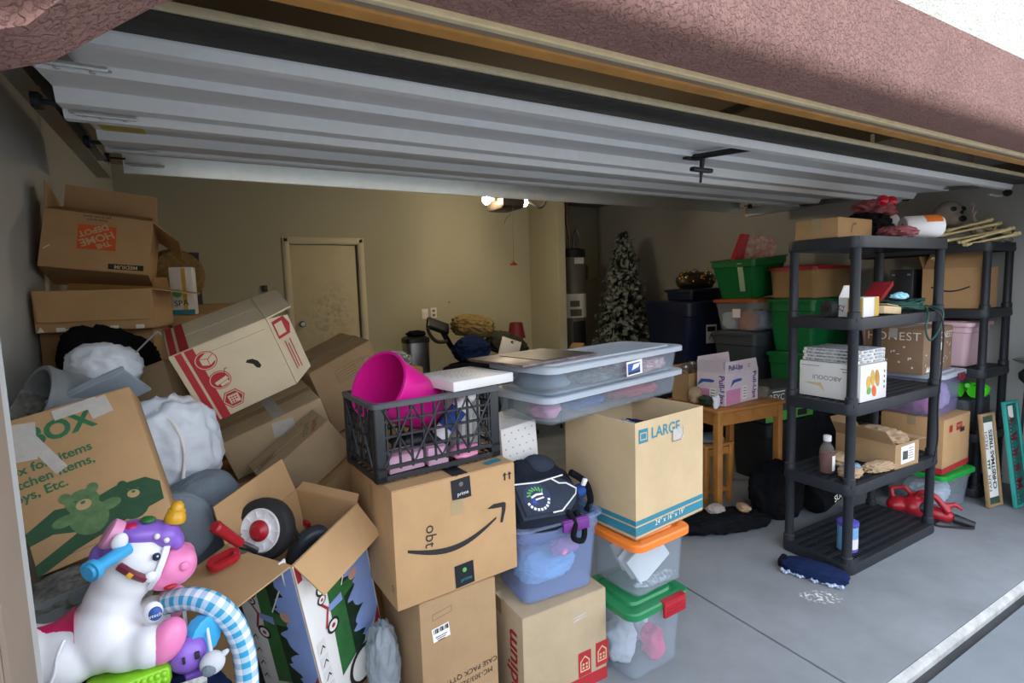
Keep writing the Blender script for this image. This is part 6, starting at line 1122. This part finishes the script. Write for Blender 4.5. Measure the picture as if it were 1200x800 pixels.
tag(blob('green_cloth', (.085, .085, .075), 'picture_tree', loc=(2.912, 2.465, zt), seed=153, amp=.25), 'dark green cloth tucked beside the diaper carton', 'cloth')
tr = thing('clear_tray', 'clear ribbed plastic tray at the right end of the pine table', 'tray', (3.43, 2.50, zt), (0, 0, -5)); bm = BM(); loft(bm, [rrect(.10, .24, .015, 0), rrect(.115, .26, .02, .075), rrect(.107, .252, .018, .075), rrect(.092, .232, .013, .006)]); obj('tray', bm, 'glass', tr)
for k in range(6): obj('rib', box(BM(), (-.0, -.10+k*.04, .038), (.104, .004, .07)), 'glass', tr)
# black bedding on the floor and the lettered bag
bd = blob('bedding_heap', (.60, .24, .09), 'cloth_black', loc=(2.725, 2.195, 0), rot=(0, 0, -19), seed=161, amp=.22, freq=2.4, ridged=True, sub=5, fine=.05); tag(bd, 'black quilted bedding spread on the floor under the table edge', 'bedding')
tag(blob('duvet', (.38, .26, .38), 'cloth_black', loc=(3.185, 2.115, 0), seed=162, amp=.12, freq=2.2, fine=.04), 'black rolled duvet leaning by the table leg', 'bedding')
tag(blob('brown_paper_roll', (.13, .07, .05), 'paper_brown', loc=(2.88, 2.14, .088), rot=(0, 8, 60), seed=163, amp=.2), 'brown paper piece lying on the black bedding', 'packing paper')
tag(blob('grey_sock', (.12, .09, .05), 'skin_grey', loc=(2.72, 2.225, .090), seed=164, amp=.3), 'grey crumpled cloth on the black bedding by the table leg', 'cloth')
sb_ = thing('duffel_bag', 'black duffel with white capitals on the floor behind the open-floor rack', 'bag', (3.625, 2.00, .048), (0, -14, 2)); bm = BM(); mt = T((0, 0, .10), (0, 90, 0)); lathe(bm, [(.04, -.24), (.085, -.235), (.098, -.20), (.098, .20), (.085, .235), (.04, .24)], 24, mt); obj('body', bm, 'cloth_black', sb_); ftext(sb_, (.48, .196, .20), 'F', 'SUPREME', .062, 'ink_white', (-.02, .0), 0, lift=.004, bold=.001); obj('handle', tube(BM(), smoothpts([(-.10, -.05, .18), (-.08, -.07, .22), (.0, -.06, .24), (.08, -.07, .22), (.10, -.05, .18)]), .009), 'cloth_black', sb_)
# dark totes and striped carton behind the rack
tub('storage_bin', 'black floor tote behind the open-floor rack, under the green-striped carton', (3.86, 2.62, 0), -4, (.56, .40, .46), 'plastic_black', lid='plastic_black', taper=.86)
D = (.54, .34, .25); o = carton('cardboard_box', 'black carton with a lime green stripe behind the open-floor rack', (3.85, 2.62, .485), (0, 0, -4), D, 'card_dark', tape=None); on_face(o, D, 'F', frect(.54, .075), 'ink_greenlite', 'green_stripe', (0, -.085), 0); ftext(o, D, 'F', 'REYC', .07, 'ink_white', (-.15, .06), 0); ftext(o, D, 'F', 'LE', .06, 'ink_white', (-.13, -.005), 0); on_face(o, D, 'F', frect(.11, .05), 'ink', 'barcode_patch', (.14, -.085), 0, lift=.0024); on_face(o, D, 'F', frect(.14, .008), 'ink_white', 'print_line', (-.13, .105), 0)
# stacked totes by the right wall, behind the near rack
gx, gy = 4.62, 2.78
tub('storage_bin', 'dark grey floor tote under the numbered green tote', (gx, gy, 0), 0, (.62, .44, .46), 'plastic_darkgrey', lid='plastic_darkgrey', taper=.86)
tub('storage_bin', 'deep green tote below the numbered green tote', (gx, gy, .486), 0, (.62, .44, .42), 'plastic_green', lid='plastic_green', taper=.86)
g = tub('storage_bin', 'green tote with a numbered white label behind the open-floor rack', (gx, gy, .932), 0, (.62, .44, .44), 'plastic_green', lid='plastic_green', taper=.86); D = (.60, .44, .44); on_face(g, D, 'L', frect(.07, .09), 'ink_white', 'label', (.03, .06), 0, lift=.004); ftext(g, D, 'L', '7', .09, 'ink', (.03, .06), 0, lift=.006); on_face(g, D, 'F', frect(.07, .09), 'ink_white', 'label', (-.12, .06), 0, lift=.004); ftext(g, D, 'F', '7', .09, 'ink', (-.12, .06), 0, lift=.006)
tub('storage_bin', 'brown tote with dark red lid on the numbered green tote', (gx, gy, 1.398), 0, (.60, .44, .25), 'kraft_dark', taper=.94, lid='plastic_red')
# --- column: grey tote, orange-lid clear tote, green tote, gift bag
cx, cy = 4.45, 3.25
tub('storage_bin', 'black floor tote under the grey tote of the orange-lidded column', (cx, cy, 0), 4, (.56, .46, .52), 'plastic_black', lid='plastic_black', taper=.86); tub('storage_bin', 'slate grey tote below the orange-lidded clear tote', (cx, cy, .546), 4, (.58, .46, .53), 'plastic_darkgrey', taper=.80, lid='plastic_darkgrey')
g = tub('storage_bin', 'clear tote with orange lid full of autumn decorations', (cx, cy, 1.102), 4, (.56, .44, .275), 'clear', lid=mat('lid_rust', '#9c5226', rough=.4), taper=.84); D = (.54, .42, .27); on_face(g, D, 'L', frect(.08, .08), 'white_paper', 'label', (.02, .03), 0, lift=-.012)
for k, (dx, dy, m_, lab) in enumerate(((-.14, -.08, 'cloth_orange', 'orange pumpkin decoration in the orange-lidded tote'), (.04, -.10, 'cloth_white', 'white plush decoration in the orange-lidded tote'), (.15, .02, 'cloth_orange', 'orange garland at the end of the orange-lidded tote'), (-.13, .10, 'cloth_white', 'white garland in the corner of the orange-lidded tote'))): tag(blob('decoration', (.17, .15, .18), m_, loc=(cx+dx, cy+dy, 1.114), seed=171+k, amp=.2), lab, 'decoration')
g = tub('storage_bin', 'bright green open tote tilted on the orange-lidded clear tote', (cx-.02, cy, 1.412), 6, (.60, .46, .36), 'plastic_green', taper=.76, rot=(0, -4, 6)); bm = BM(); box(bm, (-.262, -.08, .20), (.014, .05, .26), (0, -9, 0), bev=.004); obj('handle_strip', bm, mat('strip_pale', '#a8c4a0', rough=.5), g)
gb_ = thing('gift_bag', 'red and cream floral paper bag standing in the bright green tote', 'bag', (cx-.05, cy-.03, 1.70), (6, 12, -36)); bm = BM(); prism(bm, [(-.17, 0), (.17, 0), (.15, .26), (.10, .275), (-.14, .27)], -.07, .07); obj('bag', bm, mat('floral', '#d8cbb4', color2='#b0565a', rough=.7, vscale=26), gb_, smooth=0); bm = BM(); prism(bm, [(-.175, 0), (-.10, 0), (-.10, .268), (-.145, .268)], -.072, .072); obj('side_panel', bm, mat('floral_red', '#b8323e', rough=.6), gb_, smooth=0); obj('handle', tube(BM(), smoothpts([(-.05, 0, .26), (-.03, 0, .31), (.03, 0, .31), (.05, 0, .26)]), .004, 6), 'kraft_pale', gb_)
# --- navy totes with ornament bag
nx_, ny_ = 4.50, 4.05
tub('storage_bin', 'navy floor tote under the labelled navy tote', (nx_, ny_, 0), -10, (.56, .78, .66), 'plastic_navy', lid='plastic_navy', taper=.84, r=.06); g = tub('storage_bin', 'large navy tote with a white label beside the flocked tree', (nx_-.05, ny_, .686), -10, (.56, .78, .66), 'plastic_navy', lid='plastic_navy', taper=.84, r=.06); D = (.53, .75, .66)
on_face(g, D, 'F', frect(.13, .19), 'white_paper', 'label', (.04, .02), 0, lift=-.010); on_face(g, D, 'F', frect(.10, .05), 'ink', 'label_print', (.04, .07), 0, lift=-.008); on_face(g, D, 'F', fline([(-.03, -.03), (0, .02), (.03, -.03)], .008), 'ink', 'label_print', (.04, .0), 0, lift=-.008)
tub('storage_bin', 'second navy tote set behind the labelled navy tote', (4.58, 4.02, 1.375), -6, (.52, .42, .10), 'plastic_navy', lid='plastic_navy', taper=.96)
ob = thing('ornament_bag', 'net bag of gold and silver ornaments on the navy totes', 'ornament bag', (4.56, 4.00, 1.499)); blob('net_bag', (.50, .26, .19), mat('net_dark', '#3a3426', rough=.5, var=.3), ob, seed=181, amp=.12)
r3 = random.Random(5)
for k in range(46):
    a = r3.uniform(-1, 1); x = .24*a; th = r3.uniform(-.3, 2.6); yy = -.14*math.cos(th)*math.sqrt(max(.05, 1-a*a)); zz = .085+.115*math.sin(th)*math.sqrt(max(.05, 1-a*a)); obj('ornament', ball(BM(), (x, yy, zz), r3.uniform(.014, .022), seg=10, rings=8), 'gold' if k % 3 else 'silver_foil', ob)
# --- flocked tree
TX, TY, TZ = 4.42, 4.98, 2.20
tre = thing('christmas_tree', 'flocked artificial Christmas tree standing beside the navy totes', 'christmas tree', (TX, TY, 0)); obj('trunk', cyl(BM(), (0, 0, .05), (0, 0, TZ-.05), .022, .006, 10), 'ink_brown', tre); bm = BM()
for k in range(3): a = 2.1*k; tube(bm, [(0, 0, .16), (.25*math.cos(a), .25*math.sin(a), .012)], .012, 8)
obj('stand', bm, 'metal_dark', tre); r4 = random.Random(11); bms = [BM(), BM()]
for i in range(520):
    f = i/520; z = .45+(TZ-.47)*f**1.05; rad = .43*(1-(z-.45)/(TZ-.40))**.75+.03; a = i*2.39996+r4.uniform(-.3, .3); ln = rad*r4.uniform(.62, 1.08)
    d = Vector((math.cos(a), math.sin(a), .28)).normalized(); base_ = Vector((0, 0, z)); side = d.cross(Vector((0, 0, 1))).normalized(); upv = side.cross(d)
    nleaf = max(5, int(ln/.032))
    for k in range(nleaf):
        t = (k+1)/nleaf; c = base_+d*ln*t+Vector((0, 0, -.06*t*t)); w_ = bms[1] if (t > .8 or r4.random() < .22) else bms[0]
        for q in range(3):
            ang = r4.uniform(0, 6.28); o_ = (side*math.cos(ang)+upv*math.sin(ang)+d*.7).normalized()*r4.uniform(.034, .06); n2 = o_.cross(d).normalized()*.015
            if n2.length < 1e-4: continue
            w_.faces.new([w_.verts.new(p_) for p_ in (c-n2*.5, c+o_*.5-n2, c+o_, c+o_*.5+n2, c+n2*.5)])
for b_, m_, nm in ((bms[0], 'needle', 'needles'), (bms[1], 'flock', 'flocked_tips')):
    q = obj(nm, b_, m_, tre, smooth=0); q['kind'] = 'stuff'
for k in range(40):
    f = r4.random(); z = .6+(TZ-.7)*f; rad = .42*(1-(z-.45)/(TZ-.40))**.9; a = r4.uniform(2.6, 5.4)
    obj('tree_light', ball(BM(), (rad*.9*math.cos(a), rad*.9*math.sin(a), z), .006, seg=6, rings=4), 'silver_foil', tre)
# ================================================================== BACK WALL CLUTTER
# exercise bike under coats
eb = thing('exercise_bike', 'black exercise bike with console and curved handlebars under coats', 'exercise bike', (2.55, 4.95, 0))
e0 = eb.location
def eq(u, v, Y): return at(u, v, Y)-e0
obj('base', bx(-.35, .40, -.06, .06, 0, .05, bev=.01), 'metal_dark', eb); obj('base_foot', bx(-.38, -.32, -.25, .25, 0, .05, bev=.01), 'metal_dark', eb); obj('base_foot', bx(.36, .42, -.25, .25, 0, .05, bev=.01), 'metal_dark', eb)
bm = BM(); lathe(bm, [(.05, -.06), (.22, -.05), (.24, 0), (.22, .05), (.05, .06)], 28, T((-.12, 0, .40), (90, 0, 0))); obj('flywheel_cover', bm, 'plastic_black', eb)
obj('mast', tube(BM(), [(-.05, 0, .05), (-.05, 0, .5), eq(528, 405, 4.95), eq(517, 385, 4.95)], .03), 'metal_dark', eb); obj('seat_post', tube(BM(), [(.22, 0, .05), (.20, 0, .66)], .028), 'metal_dark', eb); blob('seat', (.28, .24, .10), 'plastic_black', eb, seed=2, amp=.05, loc=(.20, 0, .65))
for dy in (-.12, .12): obj('handlebar', tube(BM(), smoothpts([eq(524, 400, 4.95+dy), eq(512, 400, 4.95+dy), eq(504, 392, 4.95+dy), eq(501, 384, 4.95+dy)]), .018), 'plastic_black', eb)
obj('console', box(BM(), eq(513, 382, 4.93), (.24, .05, .12), (-35, 22, 0), bev=.012), 'plastic_black', eb); obj('console_screen', box(BM(), eq(512, 381, 4.90), (.16, .012, .07), (-35, 22, 0)), 'picture_dark', eb)
for k, (u, v, Y, d, m_, rt, nm, lab, cat) in enumerate(((553, 388, 4.78, (.42, .24, .22), 'cloth_tan', (0, 8, 0), 'jacket', 'tan jacket thrown on top of the exercise bike', 'jacket'), (552, 410, 4.66, (.36, .22, .25), 'cloth_navy', (0, 0, 0), 'backpack', 'navy backpack hanging on the exercise bike', 'backpack'), (590, 408, 4.95, (.46, .26, .24), 'cloth_olive', (0, 22, 0), 'coat', 'dark olive coat slumped to the right of the navy backpack', 'coat'), (555, 430, 4.62, (.56, .26, .14), 'cloth_black', (0, 0, 0), 'garment_bag', 'black garment bag heaped below the navy backpack', 'bag'), (612, 430, 4.66, (.44, .22, .17), 'cloth_black', (0, 0, 0), 'black_coat', 'black coat spilling to the wall end', 'coat'))):
    p = at(u, v, Y); tag(blob(nm, d, m_, loc=(p.x, p.y, (1.095, .872, p.z-d[2]*.3, .737, .737)[k]), rot=rt, seed=191+k, amp=.16, freq=2.6, ridged=(k != 1)), lab, cat)
p = at(605, 385, 5.1); rc = thing('red_bucket', 'small dark red tapered bucket behind the olive coat', 'bucket', (p.x, 5.1, p.z-.10)); bm = BM(); lathe(bm, [(.10, 0), (.07, .17), (.064, .17), (.093, .006)], 24); obj('body', bm, mat('dark_red', '#6a1a20', rough=.5), rc); bm = BM(); lathe(bm, [(.098, -.004), (.106, 0), (.100, .012)], 24, None, False, False); obj('rim', bm, 'dark_red', rc)
o = thing('folding_table', 'grey folding table standing behind the cartons under the coats', 'table', (2.75, 4.72, 0)); obj('table_top', bx(-.86, .62, -.28, .09, .70, .735, bev=.006), 'plastic_darkgrey', o)
for sx in (-.81, .56):
    for sy in (-.24, .06): obj('leg', cyl(BM(), (sx, sy, 0), (sx, sy, .70), .014, seg=10), 'metal_dark', o)
p = at(594, 408, 4.55); bo = thing('white_board', 'pale grey board leaning among the coats', 'board', (p.x+.12, 4.795, .778), (-4, 20, 0)); obj('panel', box(BM(), (0, 0, .14), (.24, .012, .26), bev=.002), 'white_card', bo); obj('edge', box(BM(), (.126, 0, .14), (.018, .02, .28), bev=.003), 'plastic_black', bo)
tc_ = thing('trash_can', 'slim stainless trash can with black lid by the back wall', 'trash can', (1.84, 5.28, 0)); p = at(488, 392, 5.2); H = p.z-.02
bm = BM(); loft(bm, [rrect(.24, .20, .05, 0), rrect(.25, .21, .05, .03), rrect(.25, .21, .05, H-.06)]); obj('body', bm, 'steel', tc_); bm = BM(); loft(bm, [rrect(.26, .22, .05, H-.065), rrect(.26, .22, .05, H-.02), rrect(.20, .16, .04, H)]); obj('lid', bm, 'plastic_black', tc_); obj('pedal', box(BM(), (0, -.13, .03), (.09, .06, .012), bev=.003), 'plastic_black', tc_)
tag(blob('lid_bag', (.20, .15, .06), 'cloth_black', loc=(1.84, 5.26, H+.002), seed=201, amp=.25), 'black folded bag on the trash can lid', 'bag')
D = (.20, .14, .22); carton('cardboard_box', 'small kraft carton leaning in front of the water heater', (3.74, 5.06, .0), (0, 0, 12), (.26, .24, .66), 'kraft_dark'); carton('cardboard_box', 'tilted small brown carton below the water heater', (3.75, 5.04, .710), (0, -28, 25), (.20, .16, .16), 'kraft', tape=None)
pb = at(458, 424, 4.3); tag(blob('clear_bag', (.30, .20, .14), 'bag_film', loc=(pb.x, 4.3, pb.z-.05), seed=203, amp=.25, ridged=True), 'clear plastic bag on cartons beyond the pink bucket', 'plastic bag'); carton('cardboard_box', 'tall plain carton beyond the pink bucket by the house door', (pb.x, 4.32, 0), (0, 0, 6), (.42, .36, pb.z-.052), 'kraft_dark')
